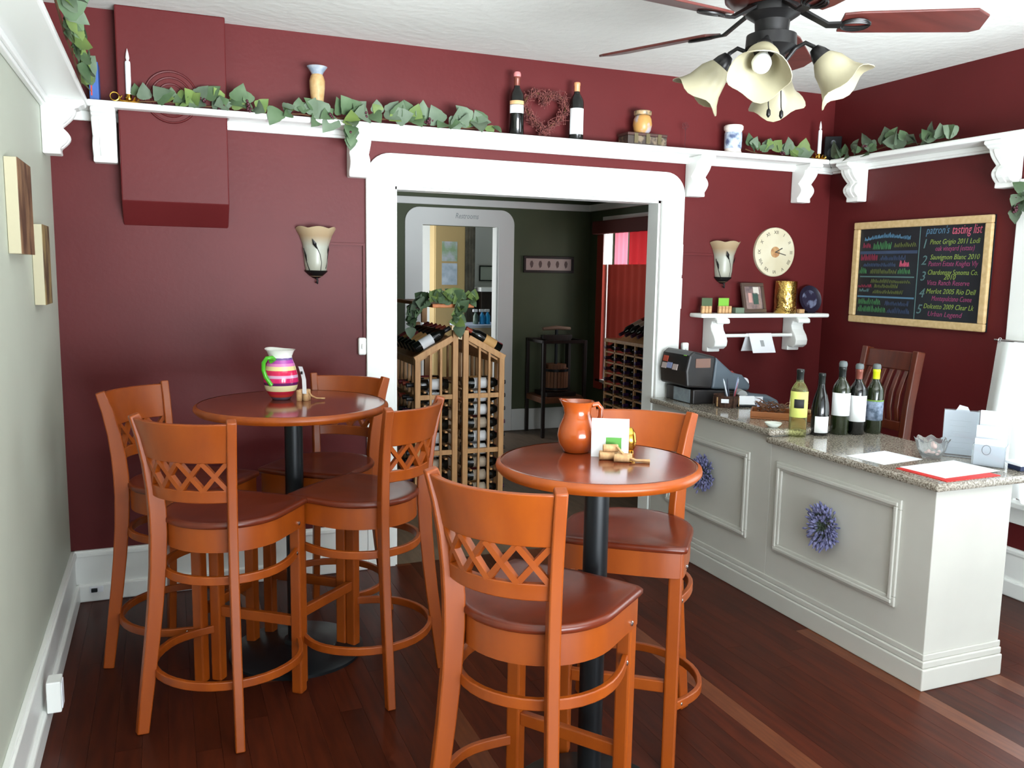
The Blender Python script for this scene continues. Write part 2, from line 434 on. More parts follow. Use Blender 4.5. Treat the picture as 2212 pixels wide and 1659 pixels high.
MB().box(FDX1-0.014, FDX1, YF, YF+0.112, 0, FDZ).build('jamb', M_WHITE, c2)
M_GREYINK = mat('grey_lettering', (164, 168, 170), 0.6)
textobj('Restrooms', 0.075, frame_m((3.07, YF-0.0235, 2.105), (1, 0, 0), (0, 0, 1), (0, -1, 0)), M_GREYINK, c2, shear=0.25, width=0.235)
struct(MB().box(RX0, FDX0-0.166, YF-0.02, YF, 0, 0.22).box(FDX1+0.166, RX1, YF-0.02, YF, 0, 0.22).box(RX1-0.02, RX1, 0.13, YF, 0, 0.22).build('baseboard_rear', M_WHITE, bevel=0.004))
# rear window: casing, panes
w2 = struct(MB().box(RX1-0.022, RX1, GY1, GY1+0.12, GZ0-0.05, GZ1+0.13).box(RX1-0.022, RX1, GY0-0.12, GY0, GZ0-0.05, GZ1+0.13)
            .box(RX1-0.022, RX1, GY0, GY1, GZ1, GZ1+0.13).box(RX1-0.06, RX1+0.03, GY0-0.12, GY1+0.12, GZ0-0.03, GZ0).build('window_2', M_WHITE, bevel=0.004))
MB().box(RX1+0.06, RX1+0.09, GY0, GY1, 1.27, 1.31).box(RX1+0.06, RX1+0.09, GY0, GY0+0.04, GZ0, GZ1).box(RX1+0.06, RX1+0.09, GY1-0.04, GY1, GZ0, GZ1).build('sash', M_WHITE, w2)
MB().box(RX1+0.07, RX1+0.074, GY0, GY1, GZ0, GZ1).build('pane', M_PANE, w2)
# ---------------------------------------------------------------- back office beyond the green room
OY = 6.2
struct(MB().box(RX0, RX1+1.4, OY, OY+0.1, 0, H).build('wall_office_far', M_CREAM))
struct(MB().box(RX0-0.1, RX1+1.5, YF+0.11, OY+0.1, H, H+0.06).build('ceiling_office', M_CEIL))
struct(MB().box(1.7, 1.8, YF+0.11, OY, 0, H).build('wall_office_left', M_CREAM))
struct(MB().box(RX1+1.4, RX1+1.5, YF+0.11, OY, 0, H).build('wall_office_right', M_CREAM))
struct(MB().box(3.70, 3.86, 5.20, OY, 0, H).build('wall_office_partition', M_CREAM))
struct(MB().box(3.86, RX1+1.4, 5.30, 5.38, 0, H).build('wall_office_side', M_CREAM))

# ---------------------------------------------------------------- plate shelf on three walls
SD, ST, SB = 0.172, 2.316, 2.288      # depth, top, underside
bp = [(0, SB), (-0.165, SB), (-0.168, SB-0.018), (-0.15, SB-0.026), (-0.142, SB-0.034)]
for k in range(0, 9):                   # cove
    a = PI/2+k/8*PI/2*1.0; bp.append((-0.125-0.06*math.cos(a)*0-0.0+0.055*(1-math.sin(a)), SB-0.04-0.075*(k/8)))
for k in range(1, 8):                   # belly
    a = k/8*PI; bp.append((-0.070-0.030*math.sin(a), SB-0.115-0.085*(k/8)))
bp += [(-0.066, SB-0.203), (-0.07, SB-0.228), (0, SB-0.228)]
def bracket(parent, fn, w=0.1):
    """fn maps (across, depth, z) to world"""
    o = MB().prism(bp, lambda p: fn(-w/2, p[0], p[1]), lambda p: fn(w/2, p[0], p[1])).build('bracket', M_WHITE, parent, bevel=0.006)
    g = MB().prism([(q[0]-0.006, q[1]) for q in bp[5:-2]]+[(-0.03, SB-0.2), (-0.03, SB-0.045)], lambda p: fn(-w/2+0.03, p[0], p[1]), lambda p: fn(w/2-0.03, p[0], p[1])).build('bead', M_WHITE, o, bevel=0.004)
    return o
sh = thing('plate_shelf', 'long white shelf on scrolled brackets above the wide doorway', 'shelf')
MB().prism([(SD, -SD), (W-SD, -SD), (W, -0.001), (0.753, -0.001), (0.753, -0.107), (0.287, -0.107), (0.287, -0.001), (0, -0.001)],
           lambda p: (p[0], p[1], SB), lambda p: (p[0], p[1], ST)).build('shelf_board', M_WHITE, sh, bevel=0.008)
MB().box(0.0, 0.286, -0.022, -0.001, 2.245, SB).build('apron', M_WHITE, sh, bevel=0.004)
MB().box(0.754, W, -0.022, -0.001, 2.25, SB).box(0.754, W, -0.034, -0.022, 2.262, SB).build('apron', M_WHITE, sh, bevel=0.004)
for x in (0.228, 1.378, 3.383, 4.165): bracket(sh, lambda a, d, z, x=x: (x+a, d-0.001, z))
sr = thing('plate_shelf', 'white bracketed shelf above the framed chalkboard', 'shelf')
MB().prism([(W-SD, -SD-0.001), (W, -0.002), (W-0.001, -4.6), (W-SD, -4.6)], lambda p: (p[0], p[1], SB), lambda p: (p[0], p[1], ST)).build('shelf_board', M_WHITE, sr, bevel=0.008)
MB().box(W-0.022, W-0.001, -4.6, -0.036, 2.25, SB).box(W-0.034, W-0.022, -4.6, -0.036, 2.262, SB).build('apron', M_WHITE, sr, bevel=0.004)
for y in (-0.27, -1.29, -3.35): bracket(sr, lambda a, d, z, y=y: (W+d-0.001, y+a, z))
sl = thing('plate_shelf', 'white shelf high on the beige wall under a leafy garland', 'shelf')
MB().prism([(SD, -SD-0.001), (0, -0.002), (0.001, -4.0), (SD, -4.0)], lambda p: (p[0], p[1], SB), lambda p: (p[0], p[1], ST)).build('shelf_board', M_WHITE, sl, bevel=0.008)
MB().box(0.001, 0.022, -4.0, -0.036, 2.25, SB).box(0.022, 0.034, -4.0, -0.036, 2.262, SB).build('apron', M_WHITE, sl, bevel=0.004)
for y in (-0.25, -3.0): bracket(sl, lambda a, d, z, y=y: (-d+0.001, y+a, z))

# flue cover behind the shelf, painted over with the wall
fc = thing('flue_cover', 'round ribbed flue cover painted burgundy like the wall', 'flue cover', (0.512, -0.106, 2.362))
for i, r in enumerate((0.112, 0.085, 0.058)):
    MB().tube([(r*math.cos(2*PI*k/40), -0.005, r*math.sin(2*PI*k/40)) for k in range(41)], 0.005, 6).build('ring', M_MAROON, fc, smooth=60)
MB().lathe([(0.11, 0), (0.11, 0.004), (0.0, 0.006)], 32).build('disc', M_MAROON, fc, smooth=30).rotation_euler = (PI/2, 0, 0)

# cord covers, switch plates, sockets
cc = thing('cord_cover', 'burgundy cord cover running from the sconce beside the doorway', 'cord cover', (1.40, 0, 1.2))
MB().box(-0.17, 0.018, -0.012, -0.001, 0.522, 0.534).build('channel', M_MAROON, cc)
MB().box(0.006, 0.018, -0.012, -0.001, 0.05, 0.522).build('channel', M_MAROON, cc)
cc2 = MB().box(-0.12, 0.1, -0.012, -0.001, 0.0, 0.012).build('cord_cover', M_MAROON, loc=(3.45, 0, 1.72))
tag(cc2, 'short burgundy cord cover beside the sconce near the clock', 'cord cover')
sw = thing('switch_plate', 'white light switch left of the wide doorway', 'light switch', (1.398, -0.001, 1.205))
MB().box(-0.02, 0.02, -0.03, 0, -0.045, 0.045).build('plate', M_WHITE, sw, bevel=0.008)
MB().box(-0.006, 0.006, -0.04, -0.03, -0.012, 0.014).build('toggle', M_WHITE, sw, bevel=0.002)
sw = thing('switch_plate', 'small white switch just above the cash register', 'light switch', (3.372, -0.001, 1.145))
MB().box(-0.022, 0.022, -0.03, 0, -0.05, 0.05).build('plate', M_WHITE, sw, bevel=0.008)
MB().box(-0.006, 0.006, -0.04, -0.03, -0.012, 0.014).build('toggle', M_WHITE, sw, bevel=0.002)
ob = thing('socket_box', 'white surface socket box on the left baseboard', 'socket', (0.034, -1.26, 0.135))
MB().box(0, 0.045, -0.035, 0.035, -0.055, 0.055).build('box', M_WHITE, ob, bevel=0.004)
MB().box(0.045, 0.048, -0.025, 0.025, -0.045, 0.045).build('cover', M_PAPER, ob, bevel=0.001)
pg = thing('wall_socket', 'dark plug socket low in the back baseboard', 'socket', (0.105, -0.036, 0.062))
MB().box(-0.03, 0.03, -0.008, 0, -0.014, 0.014).build('plate', M_PAPER, pg, bevel=0.002)
MB().box(-0.022, 0.005, -0.022, -0.008, -0.009, 0.009).build('plug', M_BLACKM, pg, bevel=0.003)
for (z0, z1, x0, x1, nm) in ((1.40, 1.58, 3.235, 3.328, 'lower'), (1.60, 1.78, 3.24, 3.325, 'upper')):
    tag(MB().box(x0, x1, -0.027, -0.0245, z0, z1).build('notice', M_PAPER), nm+' white paper notice on the right door casing', 'notice')
# ================================================================= BAR STOOLS AND TABLES
def make_stool():
    t = thing('bar_stool', 'x', 'bar stool', group='cherry bar stools with lattice backs')
    PA = math.radians(38)
    Z = [0, 0.10, 0.21, 0.33, 0.45, 0.58, 0.70, 0.78, 0.86, 0.95, 1.04, 1.115]
    RR = [0.312, 0.299, 0.284, 0.268, 0.254, 0.242, 0.236, 0.237, 0.243, 0.256, 0.276, 0.299]
    HD = [0.040, 0.043, 0.046, 0.048, 0.050, 0.053, 0.056, 0.057, 0.054, 0.048, 0.042, 0.034]
    def rz(z):
        for i in range(len(Z)-1):
            if z <= Z[i+1]: return RR[i]+(RR[i+1]-RR[i])*(z-Z[i])/(Z[i+1]-Z[i])
        return RR[-1]
    for sgn in (-1, 1):
        rad = Vector((sgn*math.sin(PA), -math.cos(PA), 0))
        MB().sweep([rad*r+Vector((0, 0, z)) for r, z in zip(RR, Z)], rad, 0.031, HD).build('back_leg', M_STOOL, t, smooth=50, bevel=0.004)
    def band(z0, z1, th, name, a=PA-0.04, n=14, dr=0.0):
        zs = [z0+(z1-z0)*k/4 for k in range(5)]
        vs = []
        for side in (1, -1):
            for z in zs:
                for i in range(n+1):
                    an = -a+2*a*i/n; r = rz(z)+side*th/2+dr
                    vs.append((r*math.sin(an), -r*math.cos(an), z))
        k = n+1; off = 5*k; fs = []
        for j in range(4):
            for i in range(n):
                fs.append((j*k+i, j*k+i+1, (j+1)*k+i+1, (j+1)*k+i))
                fs.append((off+j*k+i, off+(j+1)*k+i, off+(j+1)*k+i+1, off+j*k+i+1))
        for i in range(n):
            fs.append((i, off+i, off+i+1, i+1)); fs.append((4*k+i, 4*k+i+1, off+4*k+i+1, off+4*k+i))
        for j in range(4):
            fs.append((j*k, (j+1)*k, off+(j+1)*k, off+j*k)); fs.append((j*k+n, off+j*k+n, off+(j+1)*k+n, (j+1)*k+n))
        return MB().add(vs, fs).build(name, M_STOOL, t, smooth=50, bevel=0.003)
    band(0.972, 1.105, 0.020, 'top_rail')
    band(0.835, 0.878, 0.020, 'lower_rail')
    A = PA-0.05; nc = 4
    for i in range(nc):
        for d in (0, 1):
            a0 = -A+2*A*i/nc; a1 = -A+2*A*(i+1)/nc
            if d: a0, a1 = a1, a0
            pts = []; ns = []
            for k in range(6):
                an = a0+(a1-a0)*k/5; z = 0.876+(0.974-0.876)*k/5; r = rz(z)
                ns.append(Vector((math.sin(an), -math.cos(an), 0))); pts.append(ns[-1]*r+Vector((0, 0, z)))
            MB().sweep(pts, ns, 0.015, 0.017+0.002*d).build('lattice_bar', M_STOOL, t, smooth=50)
    # seat outline: round at the back, squared at the front
    def outline(r, fy, n=20):
        pts = []
        for k in range(n+1):
            a = PI+PI*k/n; pts.append((r*math.cos(a), r*math.sin(a)*0.99))
        for k in range(1, 5): pts.append((r+(-0.006)*k/4, fy*k/4.6))
        pts.append((r-0.008, fy-0.008)); pts.append((r-0.02, fy))
        for k in range(1, 6):
            x = (r-0.02)*(1-2*k/6); pts.append((x, fy+0.012*(1-(x/r)**2)))
        pts.append((-(r-0.02), fy)); pts.append((-(r-0.008), fy-0.008))
        for k in range(4, 0, -1): pts.append((-(r-0.006*k/4), fy*k/4.6))
        return pts
    ol = outline(0.216, 0.212); n = len(ol)
    m_ = MB(); rings = [(0.12, -0.010), (0.45, -0.009), (0.70, -0.006), (0.84, -0.001), (0.92, 0.0), (0.975, 0.0), (1.0, -0.006), (1.0, -0.017), (0.985, -0.021), (0.5, -0.021)]
    vs = [(x*s, y*s, 0.757+dz) for s, dz in rings for x, y in ol]
    fs = [(j*n+i, j*n+(i+1) % n, (j+1)*n+(i+1) % n, (j+1)*n+i) for j in range(len(rings)-1) for i in range(n)]
    fs += [tuple(range(n)), tuple((len(rings)-1)*n+i for i in range(n-1, -1, -1))]
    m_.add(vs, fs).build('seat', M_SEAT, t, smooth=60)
    ap = outline(0.198, 0.196)
    MB().sweep([(x, y, 0.695) for x, y in ap], (0, 0, 1), 0.020, 0.082, closed=True).build('seat_apron', M_STOOL, t, smooth=40)
    for sgn in (-1, 1):
        MB().box(sgn*0.153, sgn*0.196, 0.157, 0.2, 0, 0.736).build('front_leg', M_STOOL, t, bevel=0.006)
    def ring(z, r, name, fy=0.178, fx=0.174):
        ez = lambda k: math.cos(k/6*PI/2)**1.0
        pts = [(-(fx+(r-fx)*math.sin((6-k)/6*PI/2)), fy*k/6, z) for k in (6, 5, 4, 3, 2, 1)]
        pts += [(r*math.cos(PI+PI*k/18), r*math.sin(PI+PI*k/18), z) for k in range(19)]
        pts += [(fx+(r-fx)*math.sin((6-k)/6*PI/2), fy*k/6, z) for k in (1, 2, 3, 4, 5, 6)]
        MB().sweep(pts, (0, 0, 1), 0.017, 0.030).build(name, M_STOOL, t, smooth=50, bevel=0.003)
    ring(0.56, 0.213, 'seat_hoop'); ring(0.21, 0.258, 'foot_hoop')
    MB().box(-0.154, 0.154, 0.166, 0.19, 0.262, 0.302).build('front_stretcher', M_STOOL, t, bevel=0.004)
    for sgn in (-1, 1):
        for z in (0.675, 0.56, 0.21):
            MB().lathe([(0.0075, 0), (0.0075, 0.004), (0.004, 0.006), (0, 0.006)], 10).build('bolt', M_STEEL, t, loc=(sgn*{0.675: 0.2035, 0.56: 0.1925, 0.21: 0.2055}[z], 0.140, z), smooth=30).rotation_euler = (0, sgn*PI/2, 0)
    return t
st0 = make_stool()
G = 'cherry bar stools with lattice backs'
st0['label'] = 'bar stool nearest the viewer, left of the smaller table with orange pitcher'
# compass angle a: facing direction is (sin a, cos a)
def put_stool(x, y, deg): return (x, y, 0), -math.radians(deg)
loc, rz_ = put_stool(1.345, -2.440, 54.0); st0.location = loc; st0.rotation_euler = (0, 0, rz_)
for (x, y, d, lab) in ((0.508, -0.805, 128.4, 'bar stool farthest left, beside the beige wall'),
                       (0.633, -1.302, 37.5, 'bar stool in front of the striped pitcher table, back to viewer'),
                       (1.144, -1.205, -43.1, 'bar stool at the right of the larger table, in front of wine rack'),
                       (1.086, -0.681, -141.6, 'bar stool behind the larger table, beside the doorway casing'),
                       (1.893, -1.955, -143.0, 'bar stool behind the smaller table, next to the white counter')):
    loc, rz_ = put_stool(x, y, d); dup(st0, loc, rz_, lab, G)

def make_table(x, y, r, label):
    t = thing('bar_table', label, 'bar table', (x, y, 0))
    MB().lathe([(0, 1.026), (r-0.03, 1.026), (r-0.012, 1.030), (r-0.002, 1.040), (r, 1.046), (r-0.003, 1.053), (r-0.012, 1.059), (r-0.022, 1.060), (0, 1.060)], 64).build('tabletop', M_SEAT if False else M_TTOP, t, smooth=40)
    MB().lathe([(r-0.010, 1.0285), (r+0.0008, 1.040), (r+0.0012, 1.046), (r-0.0005, 1.0535), (r-0.012, 1.0602)], 64, cap=False).build('rounded_edge', M_STOOL, t, smooth=60)
    MB().lathe([(0.0365, 0.03), (0.0365, 1.0)], 32).build('column', M_BLACKM, t, smooth=40)
    MB().lathe([(0.10, 1.0), (0.10, 1.012), (0.04, 1.026), (0, 1.026)], 28).build('top_plate', M_BLACKM, t, smooth=30)
    rb = 0.275 if r > 0.35 else 0.24
    MB().lathe([(rb, 0.0), (rb, 0.012), (rb-0.012, 0.020), (0.12, 0.032), (0.055, 0.045), (0.05, 0.06), (0, 0.06)], 48).build('base', M_BLACKM, t, smooth=40)
    return t
M_TTOP = mat('cherry_table_top', (116, 48, 24), 0.14, c2=(104, 40, 20), scale=5, stretch=(5, 1, 1), coat=0.35)  # reddish stain, its colour also darkened to stand for reflected dark surroundings
make_table(0.923, -0.900, 0.383, 'larger round bar table with the striped pitcher on it')
make_table(1.605, -2.258, 0.297, 'smaller round bar table with the orange pitcher on it')

# ---- pitchers
TT = 1.0605
def pitcher(name, label, loc, prof, material, handle, hmat, spout, hw):
    t = thing(name, label, 'pitcher', loc)
    zt = prof[-1][1]
    def wob(r, z, a, j):
        k = max(0.0, (z-zt*0.80)/(zt*0.20))
        f = max(0.0, math.cos(a-spout))**4
        return r*(1+0.18*k*f), z+0.006*k*k*f
    outer = prof; inner = [(max(r-0.005, 0.002), z) for r, z in reversed(prof)][:-1]+[(0.0, prof[0][1]+0.006)]
    MB().lathe([(0, 0)]+outer+inner, 40, wob=wob, cap=False).build('body', material, t, smooth=60)
    MB().tube(handle, hw, 10).build('handle', hmat, t, smooth=60)
    return t
M_PSTR = stripes('striped_glaze', [(0.012, (90, 80, 96)), (0.024, (196, 60, 50)), (0.038, (186, 36, 60)), (0.062, (216, 206, 160)), (0.074, (88, 26, 84)), (0.092, (200, 40, 100)),
                                   (0.104, (204, 160, 190)), (0.124, (208, 36, 84)), (0.140, (224, 206, 146)), (0.152, (214, 120, 176)), (0.166, (168, 70, 160)), (0.174, (110, 80, 140)), (0.25, (226, 228, 220))])
M_GHAN = mat('green_glaze', (74, 168, 40), 0.15)
prA = [(0.036, 0.0), (0.040, 0.006), (0.052, 0.022), (0.066, 0.05), (0.071, 0.078), (0.067, 0.11), (0.057, 0.145), (0.048, 0.168), (0.046, 0.180), (0.054, 0.200), (0.060, 0.207)]
hA = [Vector((-0.046, -0.035, 0.160)), Vector((-0.030, -0.044, 0.172)), Vector((-0.040, -0.062, 0.180)), Vector((-0.062, -0.062, 0.178)), Vector((-0.074, -0.055, 0.160)), Vector((-0.075, -0.05, 0.13)), Vector((-0.066, -0.05, 0.10)), Vector((-0.050, -0.055, 0.075)), Vector((-0.044, -0.055, 0.066))]
pitcher('pitcher', 'striped multicoloured pitcher with green handle', (0.889, -0.800, TT), prA, M_PSTR, hA, M_GHAN, 2.2, 0.0085)
M_ORNG = mat('orange_glaze', (166, 76, 24), 0.10, c2=(148, 62, 18), scale=5, coat=0.6)
prB = [(0.038, 0.0), (0.043, 0.004), (0.056, 0.028), (0.0605, 0.052), (0.055, 0.078), (0.045, 0.102), (0.0405, 0.118), (0.042, 0.136), (0.047, 0.150), (0.050, 0.156)]
hB = [Vector((0.043, -0.010, 0.143)), Vector((0.062, -0.012, 0.146)), Vector((0.073, -0.013, 0.132)), Vector((0.072, -0.013, 0.108)), Vector((0.064, -0.012, 0.086)), Vector((0.056, -0.010, 0.074))]
pitcher('pitcher', 'glossy orange pitcher on the smaller bar table', (1.603, -2.121, TT), prB, M_ORNG, hB, M_ORNG, math.radians(160), 0.008)

# ---- cork card holders
cork_me = MB().lathe([(0.0105, 0), (0.0115, 0.002), (0.0115, 0.042), (0.0105, 0.044)], 12).mesh('cork', 40)
cork_me.materials.append(M_CORK)
def corks(t, spots):
    for (x, y, z, rx, ry, rz0) in spots: inst('cork', cork_me, None, t, (x, y, z), (rx, ry, rz0))
ca = thing('cork_card_holder', 'cork card holder with a bent card beside the striped pitcher', 'card holder', (0.985, -0.865, TT))
corks(ca, [(-0.032, 0, 0, 0, 0, 0), (-0.006, -0.006, 0, 0, 0, 0), (-0.020, 0.022, 0, 0, 0, 0), (0.006, 0.018, 0, 0, 0, 0)])
MB().tube([(0.006, -0.01, 0.035), (0.016, -0.014, 0.02), (0.035, -0.016, 0.010), (0.07, -0.018, 0.008)], 0.004, 6).build('raffia', M_CORK, ca, smooth=60)
cd = MB(); pts = [(-0.02, 0.03), (-0.02, 0.06), (-0.022, 0.09), (-0.030, 0.115), (-0.044, 0.145)]
vs = [(x-0.008*0, -0.012+s*0.02, z) for s in (0, 1) for x, z in pts]; vs += [(v[0]+0.001, v[1], v[2]) for v in vs]
k = len(pts)
fs = [(i, i+1, k+i+1, k+i) for i in range(k-1)]+[(2*k+i, 3*k+i, 3*k+i+1, 2*k+i+1) for i in range(k-1)]
cd.add([(v[0]*1.0, v[1]*1.0, v[2]) for v in vs], fs).build('card', M_PAPER, ca).rotation_euler = (0, 0, 0.75)
M_INKG = mat('green_print', (80, 140, 60), 0.7); M_INKK = mat('black_print', (30, 30, 34), 0.7)
MB().box(-0.036, -0.0345, -0.006, 0.003, 0.112, 0.124).build('print', M_INKK, ca).rotation_euler = (0, 0, 0.75)
cb = thing('cork_card_holder', 'cork card holder with an upright white card on the smaller table', 'card holder', (1.655, -2.235, TT), math.radians(-28))
corks(cb, [(-0.03, -0.03, 0.0115, 0, PI/2, 0.2), (-0.03, -0.006, 0.0115, 0, PI/2, 0.1), (-0.02, -0.02, 0.033, 0, PI/2, 0.15), (0.02, -0.036, 0.0115, 0, PI/2, 0.1), (0.012, -0.05, 0.0115, 0, PI/2, 0.0)])
pc = MB().box(-0.055, 0.055, 0.010, 0.012, 0.0, 0.116).build('card', M_PAPER, cb)
MB().box(-0.012, 0.034, 0.0085, 0.010, 0.022, 0.060).build('print', M_INKG, pc)
MB().box(-0.012, 0.034, 0.0085, 0.010, 0.006, 0.022).build('print', mat('tan_print', (200, 170, 130), 0.7), pc)
MB().tube([(0.02, -0.03, 0.04), (0.045, -0.045, 0.015), (0.075, -0.05, 0.006), (0.115, -0.05, 0.005)], [0.004, 0.005, 0.005, 0.007], 6).build('raffia', M_CORK, cb, smooth=60)
eg = thing('brass_egg', 'small shiny brass egg behind the white card', 'ornament', (1.755, -2.172, TT))
MB().lathe([(0, 0), (0.012, 0.001), (0.02, 0.014), (0.024, 0.034), (0.020, 0.058), (0.010, 0.074), (0, 0.078)], 24).build('egg', M_BRASS, eg, smooth=60)
MB().lathe([(0.016, 0), (0.016, 0.004), (0.010, 0.006)], 20).build('foot', M_BRASS, eg, smooth=30)
# ================================================================= COUNTER
XC, YC, YE = 3.162, -2.083, -0.03
ct = thing('service_counter', 'pale painted service counter with panelled front', 'counter', (XC, YC, 0))
L = YE-YC; SPL = -1.12-YC
MB().box(0, 0.41, 0, SPL, 0, 0.800).build('cabinet', M_COUNTER, ct, bevel=0.003)
MB().box(0, 0.41, SPL, L, 0, 0.836).build('cabinet', M_COUNTER, ct, bevel=0.003)
for (z0, z1, p) in ((0, 0.088, 0.022), (0.088, 0.116, 0.015), (0.116, 0.142, 0.008)):
    MB().prism([(-p, L), (-p, -p), (0.414, -p), (0.414, 0), (0, 0), (0, L)], lambda q: (q[0], q[1], z0), lambda q: (q[0], q[1], z1)).build('plinth', M_COUNTER, ct, bevel=0.005)
def moulding(y0, y1, z0, z1):
    w = 0.042
    for (a0, a1, b0, b1) in ((y0, y1, z0, z0+w), (y0, y1, z1-w, z1), (y0, y0+w, z0+w, z1-w), (y1-w, y1, z0+w, z1-w)):
        o = MB().box(-0.011, 0, a0, a1, b0, b1).build('panel_moulding', M_COUNTER, ct, bevel=0.004)
        ins = 0.012
        MB().box(-0.02, -0.011, a0+ins if a1-a0 > w+0.01 else a0+ins, a1-ins, b0+ins if b1-b0 < w+0.01 else b0-0.012, b1-ins if b1-b0 < w+0.01 else b1+0.012).build('bead', M_COUNTER, o, bevel=0.005)
moulding(-1.929-YC, -1.171-YC, 0.276, 0.723)
moulding(-0.966-YC, -0.21-YC, 0.276, 0.723)
s1 = thing('granite_slab', 'lower speckled granite worktop under the wine bottles', 'worktop', (3.13, -2.115, 0.8003))
MB().box(0, 0.63, 0, 1.01, 0, 0.032).build('slab', M_GRAN, s1, bevel=0.012, seg=3)
s2 = thing('granite_slab', 'higher speckled granite worktop under the cash register', 'worktop', (3.13, -1.10, 0.8363))
MB().box(0, 0.63, -0.04, 1.072, 0, 0.032).build('slab', M_GRAN, s2, bevel=0.012, seg=3)
MB().box(0.035, 0.60, -0.0, 1.05, -0.03, 0.0).build('support', M_COUNTER, s2)
ZL, ZU = 0.8325, 0.8685

# lavender bunches on the panels
M_LAV = mat('dried_lavender', (136, 136, 176), 0.8, c2=(92, 94, 132), scale=80, rnd=0.0)
M_LAVG = mat('lavender_stem', (86, 100, 84), 0.8)
def lavender(y, z, label):
    t = thing('lavender_wreath', label, 'wreath', (XC-0.012, y, z), group='lavender wreaths on the counter')
    rnd = random.Random(int(-y*100)); m = MB(); ms = MB()
    for i in range(300):
        a = rnd.uniform(0, 2*PI); r0 = rnd.uniform(0.0, 0.062); ln = rnd.uniform(0.038, 0.066)
        da = a+rnd.uniform(-0.9, 0.9)
        p0 = Vector((-rnd.uniform(0.0, 0.03), r0*math.cos(a), 1.1*r0*math.sin(a)))
        d = Vector((-rnd.uniform(0.05, 0.75), math.cos(da), math.sin(da)*1.05)).normalized()
        p1 = p0+d*ln*0.55; p2 = p0+d*ln
        ms.tube([p0, p1], 0.0013, 4)
        m.tube([p1, p1+(p2-p1)*0.35, p1+(p2-p1)*0.75, p2], [0.002, 0.0055, 0.0048, 0.001], 5)
    tag(m.build('blossoms', M_LAV, t, smooth=60), kind='stuff'); tag(ms.build('stems', M_LAVG, t), kind='stuff')
lavender(-1.53, 0.503, 'lavender wreath on the counter panel nearer the viewer')
lavender(-0.60, 0.535, 'lavender wreath on the counter panel behind the stool')

# ---- wine bottles
def bottle_prof(kind):
    if kind == 'burg':
        return [(0.036, 0), (0.040, 0.004), (0.040, 0.11), (0.037, 0.145), (0.028, 0.185), (0.018, 0.215), (0.0145, 0.24), (0.0145, 0.285)]
    return [(0.034, 0), (0.037, 0.004), (0.037, 0.185), (0.034, 0.203), (0.024, 0.221), (0.016, 0.233), (0.0145, 0.248), (0.0145, 0.285)]
def label_band(r, z0, z1, a0, a1, n=14):
    return MB().lathe([(r, z0), (r+0.0006, z0+0.0005), (r+0.0006, z1-0.0005), (r, z1)], n, a0=a0, a1=a1, cap=False)
def wine_bottle(loc, label, kind, glass, foil, lab, face, group, stopper=None, s=1.0, parts=True):
    t = thing('wine_bottle', label, 'wine bottle', loc, group=group)
    pf = [(r*s, z*s) for r, z in bottle_prof(kind)]
    MB().lathe([(0, 0.004)]+pf+[(0, 0.285*s)], 28).build('glass', glass, t, smooth=60)
    if foil:
        fm, fz = foil
        MB().lathe([(0.0150*s, fz*s), (0.0152*s, 0.272*s), (0.0165*s, 0.274*s), (0.0165*s, 0.283*s), (0.0150*s, 0.2875*s), (0, 0.2875*s)], 20).build('foil', fm, t, smooth=40)
    for li_, (z0, z1, lm, half) in enumerate(lab):
        rr = (0.0405 if kind == 'burg' else 0.0375)*s+0.0008*li_
        label_band(rr, z0*s, z1*s, face-half, face+half).build('label', lm, t, smooth=60)
    if stopper:
        MB().lathe([(0.012, 0.285*s), (0.019, 0.287*s), (0.020, 0.292*s), (0.020, 0.300*s), (0.016, 0.309*s), (0, 0.312*s)], 20).build('stopper', stopper, t, smooth=40)
    return t
M_WGLASS = mat('pale_wine_bottle', (226, 230, 160), 0.03, trans=0.93, ior=1.28)
M_YLAB = mat('yellow_green_label', (206, 212, 112), 0.6); M_KLAB = mat('black_label_patch', (30, 30, 30), 0.6)
M_FOILK = mat('black_foil', (34, 38, 36), 0.3, metal=0.3); M_FOILR = mat('russet_foil', (128, 72, 60), 0.35, metal=0.3); M_FOILY = mat('lime_foil', (210, 222, 30), 0.35)
M_STOP = mat('grey_rubber_stopper', (96, 104, 104), 0.5); M_BLAB = mat('blue_grey_label', (70, 86, 104), 0.6, c2=(150, 165, 190), scale=40); M_GRNB = mat('green_band', (120, 160, 60), 0.5)
GB = 'open wine bottles on the counter'
face = math.radians(232)
wine_bottle((3.284, -1.150, ZL), 'pale yellow wine bottle with clear glass, leftmost on the counter', 'bord', M_WGLASS, (M_FOILK, 0.235), [(0.085, 0.195, M_YLAB, 1.2), (0.125, 0.163, M_KLAB, 0.55)], face, GB, s=1.14)
wine_bottle((3.418, -1.150, ZL), 'shortest dark bottle with a low white label', 'burg', M_GLASSK, (M_FOILK, 0.225), [(0.014, 0.09, M_LABEL, 0.85)], face+0.25, GB, s=1.06)
wine_bottle((3.530, -1.165, ZL), 'tallest dark wine bottle with stopper and white label', 'bord', M_GLASSG, (M_FOILK, 0.235), [(0.082, 0.178, M_LABEL, 1.25)], face, GB, M_STOP, s=1.17)
wine_bottle((3.616, -1.185, ZL), 'dark wine bottle with russet neck foil and large white label', 'bord', M_GLASSK, (M_FOILR, 0.232), [(0.058, 0.172, M_LABEL, 1.25)], face, GB, M_STOP, s=1.13)
wine_bottle((3.722, -1.190, ZL), 'dark wine bottle with lime green neck foil', 'bord', M_GLASSG, (M_FOILY, 0.232), [(0.06, 0.145, M_BLAB, 1.3), (0.145, 0.151, M_GRNB, 1.3)], face, GB, M_STOP, s=1.12)

